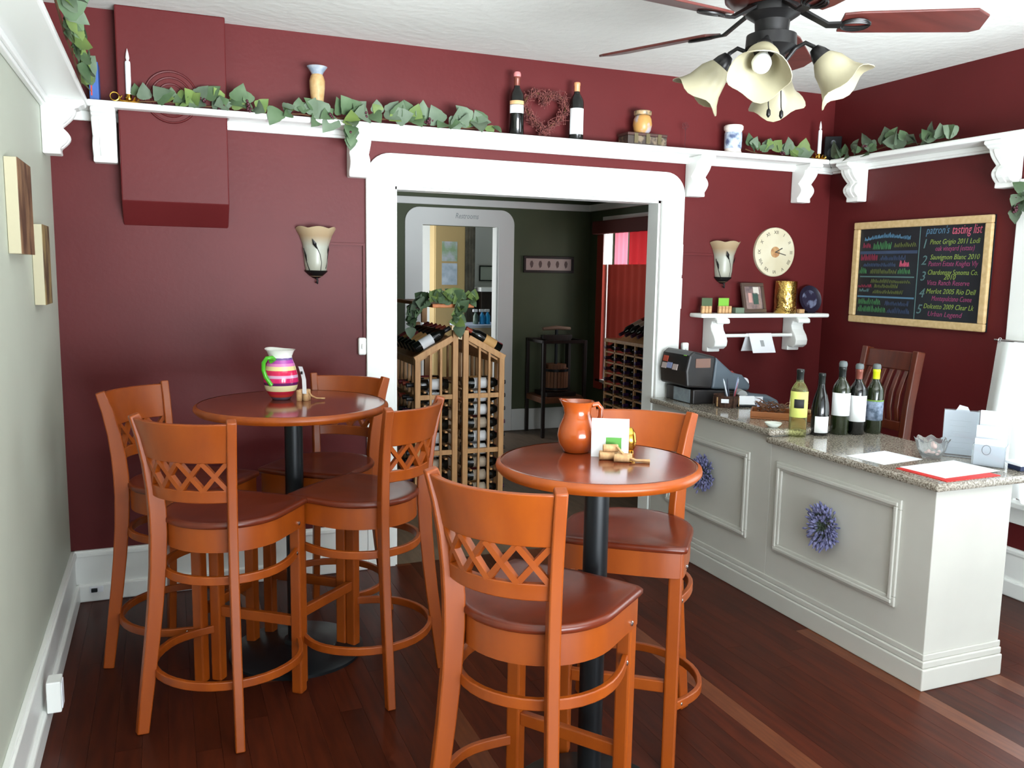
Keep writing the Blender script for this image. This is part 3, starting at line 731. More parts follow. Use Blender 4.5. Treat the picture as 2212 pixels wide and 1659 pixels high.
# ---- papers, bowl, menu stands
pp = MB().box(0, 0.25, 0, 0.19, 0, 0.0012).build('paper_sheet', M_PAPER, loc=(3.20, -1.78, ZL)); pp.rotation_euler = (0, 0, 0.12)
tag(pp, 'loose white sheet of paper nearest the wine bottles', 'paper')
rf = MB().box(0, 0.30, 0, 0.24, 0, 0.0025).build('folder', mat('red_folder', (206, 44, 40), 0.5), loc=(3.20, -2.09, ZL)); rf.rotation_euler = (0, 0, 0.03)
tag(rf, 'thin red folder under papers at the counter corner', 'folder')
pp = MB().box(0, 0.33, 0, 0.21, 0, 0.0012).build('paper_sheet', M_PAPER, loc=(3.235, -2.052, ZL+0.0028)); pp.rotation_euler = (0, 0, 0.07)
tag(pp, 'white sheet of paper lying on the red folder', 'paper')
M_CLEAR = mat('clear_glass', (244, 248, 250), 0.04, trans=0.92, ior=1.35)
gb = thing('glass_bowl', 'clear glass dish of mints on the papers', 'glass dish', (3.50, -1.745, ZL+0.001))
prof = [(0.0, 0.0), (0.034, 0.0), (0.040, 0.006), (0.056, 0.04), (0.066, 0.078), (0.070, 0.084), (0.0655, 0.082), (0.053, 0.042), (0.036, 0.010), (0, 0.008)]
MB().lathe(prof, 40, wob=lambda r, z, a, j: (r*(1+0.05*math.cos(8*a)*z/0.08), z+0.006*math.cos(8*a)*max(0, z-0.05)/0.03)).build('bowl', M_CLEAR, gb, smooth=60)
M_MINT = mat('wrapped_mint', (226, 190, 180), 0.35)
for i in range(9):
    a = i*2.4; r = 0.01+0.011*(i % 3)
    MB().ball((r*math.cos(a), r*math.sin(a), 0.020+0.009*(i//4)), 0.009, 8, 0.7).build('mint', M_MINT, gb, smooth=60)
ms = thing('menu_stand', 'clear upright stand with a white menu beside the glass dish', 'menu stand', (3.665, -1.745, ZL), math.radians(-52))
MB().box(-0.07, 0.07, -0.045, 0.03, 0, 0.003).build('foot', M_CLEAR, ms)
MB().box(-0.068, 0.068, 0.0, 0.0015, 0.006, 0.20).build('menu', M_PAPERT, ms)
MB().box(-0.07, 0.07, -0.0035, -0.001, 0.003, 0.205).build('front_pane', M_CLEAR, ms)
MB().prism([(-0.03, 0.0), (0.035, 0.0), (0.02, 0.028), (-0.012, 0.035)], lambda p: (p[0], 0.004, 0.19+p[1]), lambda p: (p[0], 0.006, 0.19+p[1])).build('tucked_card', M_PAPERT, ms)
for k in range(6): MB().box(-0.045, 0.02+0.02*(k % 2), -0.0008, 0.0, 0.035+k*0.024, 0.036+k*0.024).build('print_line', mat('faint_print', (206, 210, 214), 0.7), ms)
br = thing('brochure_holder', 'clear holder of white brochures at the counter end', 'brochure holder', (3.63, -1.925, ZL), math.radians(-58))
MB().box(-0.062, 0.062, -0.05, 0.05, 0, 0.003).box(-0.062, 0.062, 0.047, 0.05, 0.003, 0.22).box(-0.062, 0.062, -0.05, -0.047, 0.003, 0.09).box(-0.062, -0.059, -0.05, 0.05, 0.003, 0.09).box(0.059, 0.062, -0.05, 0.05, 0.003, 0.09).build('holder', M_CLEAR, br)
MB().box(-0.055, 0.055, -0.044, -0.03, 0.004, 0.115).build('brochures', M_PAPERT, br)
MB().box(-0.056, 0.05, -0.012, 0.003, 0.004, 0.165).build('brochures', M_PAPERT, br)
MB().box(-0.05, 0.054, 0.02, 0.032, 0.004, 0.225).build('brochures', M_PAPERT, br)
MB().tube([(0.016*math.cos(2*PI*k/20)-0.01, -0.046, 0.07+0.02*math.sin(2*PI*k/20)) for k in range(21)], 0.0015, 5).build('emblem', mat('grey_ink', (120, 124, 130), 0.6), br)
cdh = thing('card_box', 'low white box with dark opening at the far counter edge', 'box', (3.70, -2.03, ZL), math.radians(-10))
MB().box(-0.05, 0.05, -0.035, 0.035, 0, 0.022).build('tray', mat('navy_tray', (40, 50, 80), 0.5), cdh, bevel=0.003)
MB().box(-0.06, 0.06, -0.045, 0.045, 0.0221, 0.034).build('lid', M_PAPER, cdh, bevel=0.002)

# ---- cash register and things on the higher slab
M_REG = mat('register_grey', (88, 100, 110), 0.45); M_REGK = mat('register_black', (34, 34, 36), 0.4, c2=(44, 40, 38), scale=6)
rg = thing('cash_register', 'grey and black cash register on the granite worktop', 'cash register', (3.205, -0.345, ZU))
def yp(poly, y0, y1, nm, mt, bv=0.006): return MB().prism(poly, lambda p: (p[0], y0, p[1]), lambda p: (p[0], y1, p[1])).build(nm, mt, rg, bevel=bv)
yp([(0.02, 0), (0.42, 0), (0.42, 0.055), (0.40, 0.065), (0.02, 0.085)], 0.0, 0.285, 'drawer_base', M_REGK)
yp([(-0.02, 0.10), (0.15, 0.085), (0.17, 0.27), (0.02, 0.305), (-0.01, 0.28), (-0.03, 0.19)], 0.005, 0.29, 'display_head', M_REGK, 0.012)
yp([(0.15, 0.085), (0.41, 0.066), (0.42, 0.10), (0.36, 0.16), (0.29, 0.175), (0.168, 0.27)], 0.005, 0.285, 'keyboard_body', M_REG, 0.012)
MB().box(0.018, 0.0195, 0.03, 0.20, 0.005, 0.082).build('side_panel', mat('pale_grey_panel', (150, 162, 168), 0.5, c2=(130, 142, 150), scale=30), rg)
MB().box(0.03, 0.13, 0.002, 0.0045, 0.21, 0.262).build('rear_display', mat('amber_tinted_display', (112, 74, 56), 0.15), rg).rotation_euler = (0, 0, 0)
for (y, z, c) in ((0.235, 0.245, (190, 80, 60)), (0.235, 0.205, (196, 180, 176)), (0.18, 0.21, (150, 160, 200)), (0.12, 0.205, (196, 190, 188))):
    d = Vector((-0.03-(-0.01), 0, 0.19-0.28)).normalized()
    MB().obox((-0.0345+(z-0.19)*0.22, y, z), (0, 1, 0), tuple(d), tuple(Vector((0, 1, 0)).cross(d)), 0.05, 0.034, 0.003).build('sticker', mat('sticker_%d' % c[0], c, 0.5), rg)
MB().obox((0.0, 0.05, 0.285), (0, 1, 0), (0.8, 0, 0.6), (-0.6, 0, 0.8), 0.03, 0.03, 0.004).build('sticker', mat('sticker_green', (120, 190, 40), 0.5), rg)
for i in range(6):
    for j in range(3):
        MB().obox((0.31+j*0.032, 0.05+i*0.036, 0.172-j*0.024), (0.8, 0, -0.55), (0, 1, 0), (0.55, 0, 0.8), 0.022, 0.026, 0.012).build('key', mat('key_red', (150, 70, 66), 0.5) if (i+j) % 4 == 0 else mat('key_grey', (140, 146, 150), 0.5), rg)
MB().lathe([(0.032, -0.03), (0.032, 0.03)], 20).build('paper_roll', M_PAPER, rg, loc=(0.385, 0.05, 0.11), smooth=30).rotation_euler = (PI/2, 0, 0)
M_BASK = mat('woven_basket', (84, 56, 42), 0.7, c2=(54, 36, 28), scale=60)
pb = thing('pen_basket', 'brown woven basket of pens beside the cash register', 'basket', (3.372, -0.455, ZU))
MB().lathe([(0.0, 0), (0.058, 0), (0.066, 0.03), (0.07, 0.062), (0.073, 0.068), (0.066, 0.066), (0.06, 0.01), (0, 0.008)], 26).build('basket', M_BASK, pb, smooth=50)
for i in range(9):
    MB().box(-0.004, 0.004, -0.0725, -0.070, 0.006, 0.058).build('weave_strip', M_CORK if i % 2 else M_BASK, pb).rotation_euler = (0, 0, i*0.7)
MB().box(-0.03, 0.012, -0.076, -0.074, 0.03, 0.052).build('tag', M_PAPER, pb).rotation_euler = (0, 0, -0.6)
for i, (x, y, dx, dy, ln, c) in enumerate(((0.02, 0, -0.25, 0.1, 0.15, (210, 216, 226)), (0.03, 0.01, -0.15, 0, 0.15, (60, 66, 80)), (0.03, -0.02, 0.2, 0, 0.14, (160, 60, 70)), (0.04, 0.0, 0.35, 0.1, 0.15, (190, 200, 206)), (0.01, 0.02, 0.05, 0.2, 0.13, (40, 44, 52)), (0.035, -0.01, 0.12, -0.1, 0.16, (150, 160, 190)))):
    d = Vector((dx, dy, 1)).normalized()
    tag(MB().tube([Vector((0, 0, 0)), d*ln*0.88, d*ln], [0.0045, 0.0045, 0.001], 8).build('pen', mat('pen_%d' % i, c, 0.3), loc=(3.372+x, -0.455+y, ZU+0.012), smooth=60),
        ['white pen leaning left in the pen basket', 'dark slim pen leaning left in the pen basket', 'red pen in the pen basket', 'silver pen leaning right in the pen basket', 'black pen upright in the pen basket', 'pale blue pen, tallest in the pen basket'][i], 'pen')
bc = thing('business_card_holder', 'small holder of white business cards in front of the card terminal', 'card holder', (3.478, -0.50, ZU), math.radians(-20))
MB().box(-0.05, 0.05, -0.02, 0.03, 0, 0.012).build('holder', M_BLACKM, bc, bevel=0.003)
MB().obox((0, 0.004, 0.036), (1, 0, 0), (0, 0.35, 0.94), (0, -0.94, 0.35), 0.09, 0.05, 0.008).build('cards', M_PAPER, bc)
tm = thing('card_terminal', 'rounded grey card terminal behind the business cards', 'card terminal', (3.595, -0.44, ZU), math.radians(-22))
MB().prism([(-0.10, 0), (0.12, 0), (0.11, 0.03), (0.06, 0.055), (-0.06, 0.065), (-0.10, 0.05)], lambda p: (p[0], -0.045, p[1]), lambda p: (p[0], 0.045, p[1])).build('body', M_REG, tm, bevel=0.014, seg=3)
MB().box(-0.08, 0.02, -0.0475, -0.0455, 0.018, 0.052).build('receipt', M_PAPER, tm)
MB().lathe([(0.03, -0.04), (0.03, 0.04)], 20).build('paper_roll', mat('grey_roll', (170, 172, 172), 0.6), tm, loc=(-0.095, 0, 0.055), smooth=30).rotation_euler = (PI/2, 0, 0)
MB().obox((0.02, -0.09, 0.006), (1, 0, 0), (0, 0.98, 0.15), (0, -0.15, 0.98), 0.14, 0.06, 0.006).build('receipt_pad', mat('pale_blue_pad', (150, 164, 196), 0.6), tm)
tr = thing('twig_tray', 'wooden tray piled with dried twigs and corks by the bottles', 'tray', (3.42, -0.86, ZU), math.radians(-40))
MB().box(-0.15, 0.15, -0.09, 0.09, 0, 0.008).box(-0.15, 0.15, -0.09, -0.082, 0.008, 0.038).box(-0.15, 0.15, 0.082, 0.09, 0.008, 0.038).box(-0.15, -0.142, -0.082, 0.082, 0.008, 0.038).box(0.142, 0.15, -0.082, 0.082, 0.008, 0.038).build('tray', mat('tray_wood', (150, 90, 48), 0.4), tr, bevel=0.003)
M_TWIG = mat('dried_twig', (120, 84, 58), 0.8, c2=(80, 52, 40), scale=30)
rnd = random.Random(5); tw = MB()
for i in range(110):
    p = Vector((rnd.uniform(-0.12, 0.12), rnd.uniform(-0.07, 0.07), 0.02+rnd.uniform(0, 0.05))); a = rnd.uniform(0, 2*PI)
    d = Vector((math.cos(a), math.sin(a), rnd.uniform(-0.1, 0.7))).normalized()*rnd.uniform(0.03, 0.07)
    if p.z+d.z < 0.012: continue
    tw.tube([p, p+d*0.5+Vector((0, 0, 0.006)), p+d], [0.003, 0.0025, 0.001], 5)
tag(tw.build('twigs', M_TWIG, tr, smooth=60), kind='stuff')
for (x, y, a) in ((0.10, -0.05, 0.3), (0.12, -0.01, 0.9), (0.09, 0.03, 0.1)): inst('cork', cork_me, None, tr, (x, y, 0.045), (PI/2, 0, a))
ds = MB().lathe([(0.0, 0), (0.022, 0), (0.036, 0.012), (0.042, 0.022), (0.038, 0.021), (0.022, 0.006), (0, 0.005)], 28).build('small_dish', mat('white_porcelain', (232, 240, 232), 0.2), loc=(3.20, -1.075, ZU), smooth=60)
tag(ds, 'small white porcelain dish at the edge of the higher worktop', 'dish')

# ---- slat-back chair behind the counter
chx = thing('wooden_chair', 'mahogany slat-back chair behind the counter below the chalkboard', 'chair', (3.87, -0.915, 0), 0)
for sy in (-1, 1):
    MB().sweep([(0.20, sy*0.175, 0), (0.17, sy*0.175, 0.35), (0.165, sy*0.175, 0.66), (0.19, sy*0.175, 0.95), (0.235, sy*0.175, 1.222)], (1, 0, 0), 0.036, 0.055).build('back_leg', M_CHAIR, chx, smooth=40, bevel=0.005)
    MB().box(-0.23, -0.188, sy*0.17-0.02, sy*0.17+0.02, 0, 0.66).build('front_leg', M_CHAIR, chx, bevel=0.004)
    MB().box(-0.19, 0.15, sy*0.185-0.012, sy*0.185+0.012, 0.3, 0.33).build('stretcher', M_CHAIR, chx, bevel=0.003)
MB().box(-0.25, 0.19, -0.215, 0.215, 0.66, 0.70).build('seat', M_CHAIR, chx, bevel=0.012)
MB().sweep([(0.20+0.027*1.0, y, 1.165) for y in (-0.16, -0.08, 0, 0.08, 0.16)], (0.15, 0, 1), 0.03, 0.10).build('top_rail', M_CHAIR, chx, smooth=40, bevel=0.005)
MB().box(0.155, 0.18, -0.16, 0.16, 0.80, 0.85).build('lower_rail', M_CHAIR, chx, bevel=0.004)
for k in range(6):
    y = -0.125+0.050*k
    MB().sweep([(0.168, y, 0.845), (0.158, y, 0.92), (0.168, y, 1.0), (0.195, y, 1.07), (0.218, y, 1.12)], (1, 0, 0), 0.026, 0.014).build('back_slat', M_CHAIR, chx, smooth=40, bevel=0.003)

# ================================================================= THINGS ON THE WALLS
# chalkboard
M_SLATE = mat('blackboard', (22, 25, 32), 0.5, c2=(30, 38, 46), scale=5)
M_MAPLE = mat('pale_maple_frame', (214, 186, 138), 0.45, c2=(200, 170, 120), scale=8, stretch=(1, 6, 6))
cbd = thing('chalkboard', 'framed chalkboard with colourful handwritten wine list', 'chalkboard', (W-0.001, -0.262, 1.331))
BW, BH, fwid = 0.956, 0.605, 0.042
MB().box(-0.012, 0, -BW, 0, 0, BH).build('slate', M_SLATE, cbd)
for (y0, y1, z0, z1) in ((-BW, 0, 0, fwid), (-BW, 0, BH-fwid, BH), (-BW, -BW+fwid, fwid, BH-fwid), (-fwid, 0, fwid, BH-fwid)):
    MB().box(-0.03, 0, y0, y1, z0, z1).build('frame_rail', M_MAPLE, cbd, bevel=0.006)
CH = {k: mat('chalk_'+k, c, 0.9) for k, c in dict(blue=(84, 124, 150), pink=(200, 92, 116), yel=(136, 156, 74), mag=(150, 66, 106), teal=(90, 122, 122), grn=(70, 122, 76), dblu=(58, 72, 98), olive=(92, 100, 52), red=(140, 48, 70)).items()}
def chalk(body, y, f, size, c, width=None, shear=0.25):
    """y = distance from the left edge of the board, f = fraction from top"""
    z = BH-fwid-(BH-2*fwid)*f
    textobj(body, size, frame_m((-0.0128, -y, z), (0, -1, 0), (0, 0, 1), (-1, 0, 0)), CH[c], cbd, 'chalk_lettering', shear, width=width, off=-0.0002)
chalk('patron\'s', 0.53, 0.085, 0.062, 'blue', 0.155); chalk('tasting list', 0.70, 0.095, 0.070, 'pink', 0.185)
for n_, f, y_ in (('1', 0.235, 0.505), ('2', 0.41, 0.51), ('3', 0.58, 0.51), ('4', 0.76, 0.51), ('5', 0.935, 0.50)): chalk(n_, y_, f, 0.075, 'teal')
for body, f, c, y0, wd in (('Pinot Grigio 2011 Lodi', 0.195, 'yel', 0.56, 0.335), ('oak vineyard (estate)', 0.265, 'mag', 0.60, 0.26), ('Sauvignon Blanc 2010', 0.355, 'yel', 0.57, 0.33), ('Pastori Estate Knights Vly', 0.425, 'mag', 0.56, 0.335),
                           ('Chardonnay Sonoma Co.', 0.515, 'yel', 0.56, 0.335), ('2010', 0.565, 'yel', 0.67, 0.08), ('Vista Ranch Reserve', 0.625, 'mag', 0.56, 0.285), ('Merlot 2005 Rio Dell', 0.715, 'yel', 0.56, 0.335), ('Montepulciano Cuvee', 0.79, 'mag', 0.60, 0.27),
                           ('Dolcetto 2009 Clear Lk', 0.875, 'yel', 0.55, 0.34), ('Urban Legend', 0.955, 'mag', 0.58, 0.235)):
    chalk(body, y0, f, 0.040, c, wd*0.95)
rnd = random.Random(11)
def scribble(y0, y1, f, hgt, c, pitch=0.006, r=0.0016):
    z = BH-fwid-(BH-2*fwid)*f; pts = []; y = y0; k = 0
    while y < y1:
        pts.append((-0.0132, -y, z+(hgt if k % 2 else 0)*rnd.uniform(0.5, 1))); y += pitch*rnd.uniform(0.6, 1.3); k += 1
    if len(pts) > 2: MB().tube(pts, r, 4).build('chalk_marks', CH[c], cbd)
def rule(y0, y1, f, c, th=0.012):
    z = BH-fwid-(BH-2*fwid)*f
    MB().box(-0.0132, -0.0125, -y1, -y0, z-th/2, z+th/2).build('chalk_rule', CH[c], cbd)
MB().box(-0.0135, -0.0125, -0.493, -0.488, fwid, BH-fwid).build('chalk_rule', CH['teal'], cbd)
for k in range(14):
    y = 0.08+k*0.025; f = 0.135-0.03*math.sin(k/13*PI)
    scribble(y, y+0.024, f, 0.03 if 4 < k < 9 else 0.022, 'blue', 0.004)
scribble(0.07, 0.13, 0.215, 0.035, 'red'); scribble(0.15, 0.29, 0.235, 0.05, 'grn'); scribble(0.31, 0.47, 0.215, 0.028, 'olive')
rule(0.05, 0.48, 0.27, 'dblu', 0.018)
scribble(0.06, 0.19, 0.36, 0.04, 'red'); scribble(0.21, 0.40, 0.36, 0.03, 'dblu'); scribble(0.08, 0.33, 0.43, 0.024, 'dblu'); scribble(0.36, 0.43, 0.43, 0.036, 'pink', 0.004)
scribble(0.05, 0.11, 0.51, 0.04, 'grn'); scribble(0.14, 0.34, 0.51, 0.03, 'olive'); scribble(0.35, 0.44, 0.51, 0.035, 'grn')
rule(0.06, 0.47, 0.545, 'teal', 0.007)
scribble(0.15, 0.45, 0.615, 0.024, 'olive'); scribble(0.05, 0.16, 0.67, 0.02, 'red'); scribble(0.18, 0.36, 0.67, 0.024, 'olive'); scribble(0.06, 0.14, 0.72, 0.02, 'teal'); scribble(0.17, 0.40, 0.735, 0.024, 'olive')
rule(0.05, 0.48, 0.775, 'blue', 0.010)
scribble(0.06, 0.24, 0.865, 0.04, 'grn'); scribble(0.06, 0.28, 0.95, 0.04, 'grn'); scribble(0.27, 0.45, 0.865, 0.03, 'dblu'); scribble(0.29, 0.46, 0.95, 0.035, 'dblu')

# clock
ck = thing('wall_clock', 'round cream wall clock with Roman numerals', 'clock', (4.004, -0.001, 1.752))
M_CLK = mat('cream_clock_face', (210, 203, 178), 0.5, c2=(198, 188, 158), scale=6)
MB().lathe([(0.152, 0), (0.152, 0.018), (0.147, 0.022), (0, 0.022)], 56).build('face', M_CLK, ck, smooth=30).rotation_euler = (PI/2, 0, 0)
MB().lathe([(0.034, 0.0), (0.034, 0.0015), (0, 0.0015)], 28).build('centre_motif', mat('tan_motif', (190, 154, 106), 0.6, c2=(160, 110, 70), scale=30), ck, loc=(0, -0.022, 0), smooth=30).rotation_euler = (PI/2, 0, 0)
M_CLKI = mat('clock_ink', (70, 64, 56), 0.6)
for k, s in enumerate(('XII', 'I', 'II', 'III', 'IIII', 'V', 'VI', 'VII', 'VIII', 'IX', 'X', 'XI')):
    a = PI/2-k*PI/6; u = Vector((math.cos(a), 0, math.sin(a)))
    xr = Vector((math.sin(a), 0, -math.cos(a)))
    wn = {'I': 0.005, 'V': 0.012, 'X': 0.012}
    textobj(s, 0.030, frame_m(u*0.112+Vector((0, -0.0226, 0)), xr, u, (0, -1, 0)), M_CLKI, ck, 'numeral', align='CENTER')
MB().obox((0.024, -0.026, 0.012), (0.89, 0, 0.45), (0, 1, 0), (-0.45, 0, 0.89), 0.06, 0.002, 0.006).build('hour_hand', M_CLKI, ck)
MB().obox((0.036, -0.029, -0.008), (0.97, 0, -0.22), (0, 1, 0), (0.22, 0, 0.97), 0.085, 0.002, 0.005).build('minute_hand', M_CLKI, ck)

# sconces
M_SCON = gradz('amber_alabaster_glass', [(0.0, (110, 92, 70)), (0.14, (152, 152, 137)), (0.62, (160, 161, 148)), (0.84, (154, 132, 102)), (1.0, (168, 148, 117))], 0.24, 0.35)
def sconce(x, label):
    t = thing('wall_sconce', label, 'wall lamp', (x, -0.004, 1.562), group='leaf wall sconces')
    MB().lathe([(0.030, 0), (0.052, 0.03), (0.058, 0.07), (0.060, 0.11), (0.066, 0.16), (0.080, 0.20), (0.100, 0.236), (0.098, 0.238), (0.062, 0.165), (0.055, 0.11), (0.05, 0.05), (0.028, 0.004)],
               28, a0=PI, a1=2*PI, cap=False, wob=lambda r, z, a, j: (r, z+(0.010*abs(math.sin(3*a))*max(0, (z-0.19)/0.05)))).build('glass_shade', M_SCON, t, smooth=60)
    MB().lathe([(0.0, -0.012), (0.016, -0.008), (0.034, 0.004), (0.056, 0.024), (0.058, 0.030), (0.050, 0.026), (0.0, 0.0)], 24, a0=PI, a1=2*PI, cap=False).build('cup', M_BRONZE, t, smooth=60)
    MB().tube([(0.0, -0.02, -0.008), (0.004, -0.024, -0.02), (0, -0.02, -0.03), (0.006, -0.02, -0.036)], [0.006, 0.004, 0.007, 0.003], 8).build('finial', M_BRONZE, t, smooth=60)
    MB().box(-0.03, 0.03, -0.002, 0.003, 0.02, 0.13).build('back_plate', M_BRONZE, t)
    def onsh(a, z, e=0.002):
        rr = 0.052+(z-0.03)*0.09+max(0, z-0.13)*0.25
        return Vector(((rr+e)*math.cos(a), (rr+e)*math.sin(a), z))
    for (pth, w) in (([(4.0, 0.02), (3.75, 0.06), (3.55, 0.10), (3.45, 0.14)], 0.0022), ([(5.0, 0.03), (5.05, 0.07), (4.9, 0.11), (4.55, 0.16)], 0.0016), ([(5.6, 0.04), (5.8, 0.09), (5.9, 0.13)], 0.0018)):
        MB().tube([onsh(a, z) for a, z in pth], w, 6).build('stem', M_BRONZE, t, smooth=60)
    for (a0, z0, a1, z1, wd_) in ((4.35, 0.188, 4.65, 0.135, 0.010), (3.55, 0.13, 3.75, 0.075, 0.007), (5.75, 0.11, 5.6, 0.155, 0.008)):
        p0, p1 = onsh(a0, z0, 0.003), onsh(a1, z1, 0.003); md = (p0+p1)/2; d = (p1-p0).normalized(); nn = Vector((md.x, md.y, 0)).normalized(); sd = d.cross(nn)*wd_
        MB().add([p0, md+sd+nn*0.002, p1, md-sd+nn*0.002, md+nn*0.005, md-nn*0.002], [(0, 1, 4), (1, 2, 4), (2, 3, 4), (3, 0, 4), (1, 0, 5), (2, 1, 5), (3, 2, 5), (0, 3, 5)]).build('leaf', M_BRONZE, t)
sconce(1.168, 'glass leaf sconce left of the wide doorway'); sconce(3.628, 'glass leaf sconce beside the round clock')

# small shelf with towel rod
MX0, MX1, MZ = 3.405, 4.365, 1.374
mshf = thing('wall_shelf', 'small white shelf with curved brackets and rod below the clock', 'shelf', (0, -0.001, 0))
MB().box(MX0, MX1, -0.135, 0, MZ-0.025, MZ).build('shelf_board', M_WHITE, mshf, bevel=0.009, seg=3)
sb = [(0, MZ-0.025), (-0.13, MZ-0.025), (-0.15, MZ-0.032), (-0.155, MZ-0.055), (-0.14, MZ-0.062), (-0.128, MZ-0.045), (-0.098, MZ-0.05), (-0.088, MZ-0.075), (-0.096, MZ-0.10), (-0.125, MZ-0.135), (-0.138, MZ-0.165), (-0.132, MZ-0.195), (-0.105, MZ-0.213), (-0.075, MZ-0.213), (-0.06, MZ-0.208), (-0.06, MZ-0.235), (0, MZ-0.235)]
for x in (3.55, 4.155): MB().prism(sb, lambda p, x=x: (x-0.045, p[0], p[1]), lambda p, x=x: (x+0.045, p[0], p[1])).build('bracket', M_WHITE, mshf, bevel=0.006)
MB().tube([(3.59, -0.085, 1.238), (4.13, -0.085, 1.238)], 0.011, 14).build('rod', M_WHITE, mshf, smooth=60)
fold = thing('folded_card', 'folded white card hanging over the shelf rod', 'card', (3.865, -0.086, 1.2505))
MB().obox((0, -0.033, -0.058), (1, 0, 0), (0, 0.42, 0.91), (0, -0.91, 0.42), 0.17, 0.128, 0.002).build('front_leaf', M_PAPER, fold)
MB().obox((-0.012, 0.022, -0.056), (1, 0, 0), (0, -0.36, 0.93), (0, 0.93, 0.36), 0.17, 0.12, 0.002).build('back_leaf', M_PAPER, fold)
MB().obox((0, -0.0355, -0.060), (1, 0, 0), (0, 0.42, 0.91), (0, -0.91, 0.42), 0.026, 0.04, 0.0015).build('print', M_GREYINK, fold)
# items on it
def on_shelf(x): return (x, -0.07, MZ)
for i, (x, n_, lab) in enumerate(((3.485, 3, 'leftmost small cork stand holding a green card'), (3.605, 4, 'cork stand with a bright green card next to the photo frame'))):
    t = thing('cork_stand', lab, 'card holder', on_shelf(x))
    corks(t, [(-0.036+0.024*k, -0.01, 0, 0, 0, 0) for k in range(n_)]+[(-0.024+0.024*k, 0.013, 0, 0, 0, 0) for k in range(n_-1)])
    MB().box(-0.04, 0.035, 0.0005, 0.002, 0.03, 0.092).build('card', mat('dull_green_card', (74, 92, 62), 0.6) if i == 0 else mat('bright_green_card', (120, 180, 60), 0.6), t)
tag(MB().box(-0.04, 0.04, -0.02, 0.02, 0, 0.035).build('small_box', mat('sage_box', (104, 120, 100), 0.6), loc=(3.715, -0.075, MZ), bevel=0.004), 'small sage green box beside the photo frame', 'box')
pf = thing('photo_frame', 'brown photo frame leaning on the small shelf', 'photo frame', (3.835, -0.075, MZ), math.radians(12))
MF = mat('brown_photo_frame', (84, 68, 60), 0.4)
ax, ay, az = Vector((1, 0, 0)), Vector((0, 0.22, 0.975)), Vector((0, -0.975, 0.22))
c0 = Vector((0, 0.02, 0.094))
for (cx_, cy_, sx_, sy_) in ((0, 0.082, 0.20, 0.022), (0, -0.082, 0.20, 0.022), (-0.089, 0, 0.022, 0.142), (0.089, 0, 0.022, 0.142)):
    MB().obox(c0+ax*cx_+ay*cy_, ax, ay, az, sx_, sy_, 0.016).build('frame_rail', MF, pf, bevel=0.003)
MB().obox(c0-az*0.003, ax, ay, az, 0.160, 0.144, 0.004).build('photo', mat('faded_photo', (150, 128, 122), 0.3, c2=(96, 84, 88), scale=22), pf)
MB().obox(c0+az*0.0005+ax*0.02-ay*0.005, ax, ay, az, 0.045, 0.07, 0.002).build('dark_figure', mat('photo_green', (58, 84, 78), 0.4), pf)
MB().obox(c0+az*0.0005+ax*0.03+ay*0.045, ax, ay, az, 0.05, 0.045, 0.002).build('bright_patch', mat('photo_pale', (206, 200, 190), 0.4), pf)
MB().obox(c0+az*0.0005-ax*0.03, ax, ay, az, 0.03, 0.06, 0.002).build('pale_figure', mat('photo_pink', (196, 150, 142), 0.4), pf)
M_GOLD = mat('hammered_gold', (222, 184, 104), 0.18, metal=1.0, bump=0.9, bscale=38)
gc = MB().lathe([(0.0, 0), (0.066, 0), (0.068, 0.003), (0.068, 0.197), (0.066, 0.2), (0.062, 0.2), (0.062, 0.01), (0, 0.01)], 36).build('gold_vessel', M_GOLD, loc=(4.065, -0.07, MZ), smooth=50)
tag(gc, 'hammered gold cylinder vessel on the small shelf', 'vase')
pl = thing('blue_plate', 'dark blue patterned plate standing at the shelf end', 'plate', (4.268, -0.05, MZ))
M_PLT = mat('dark_blue_glaze', (44, 40, 58), 0.25, c2=(110, 116, 140), scale=16, contrast=(0.5, 0.62))
po = MB().lathe([(0.0, 0.004), (0.05, 0.004), (0.078, 0.012), (0.086, 0.016), (0.087, 0.013), (0.05, 0), (0, 0)], 40).build('plate', mat('navy_rim', (36, 32, 48), 0.3), pl, smooth=60, loc=(0, 0, 0.0865)); po.rotation_euler = (math.radians(78), 0, 0)
po = MB().lathe([(0.0, 0.0055), (0.06, 0.0055), (0.06, 0.005)], 32).build('pattern', M_PLT, pl, smooth=60, loc=(0, -0.0008, 0.0865)); po.rotation_euler = (math.radians(78), 0, 0)
MB().box(-0.03, 0.03, -0.03, 0.03, 0, 0.006).build('easel', mat('navy_rim', (36, 32, 48), 0.3), pl)
tag(MB().box(-0.02, 0.02, -0.015, 0.015, 0, 0.026).build('cork_block', M_CORK, loc=(4.172, -0.09, MZ), bevel=0.003), 'tiny cork block between gold vessel and blue plate', 'cork')

# canvases on the beige wall
M_CNV = mat('raw_canvas_edge', (182, 174, 146), 0.8)
for (y0, y1, z0, z1, c, c2_, lab) in ((-1.30, -1.0, 1.632, 1.932, (138, 104, 74), (84, 56, 40), 'upper thick canvas print in brown tones on the beige wall'), (-0.77, -0.56, 1.448, 1.748, (150, 128, 84), (84, 66, 48), 'lower thick canvas print near the wall corner')):
    t = thing('canvas_print', lab, 'canvas', (0.001, y0, z0))
    MB().box(0, 0.036, 0, y1-y0, 0, z1-z0).build('stretcher', M_CNV, t, bevel=0.002)
    MB().box(0.036, 0.0375, 0.0, y1-y0, 0, z1-z0).build('picture', mat('brown_painting_%d' % c[0], c, 0.6, c2=c2_, scale=9, stretch=(1, 1.5, 0.7), contrast=(0.4, 0.6)), t)
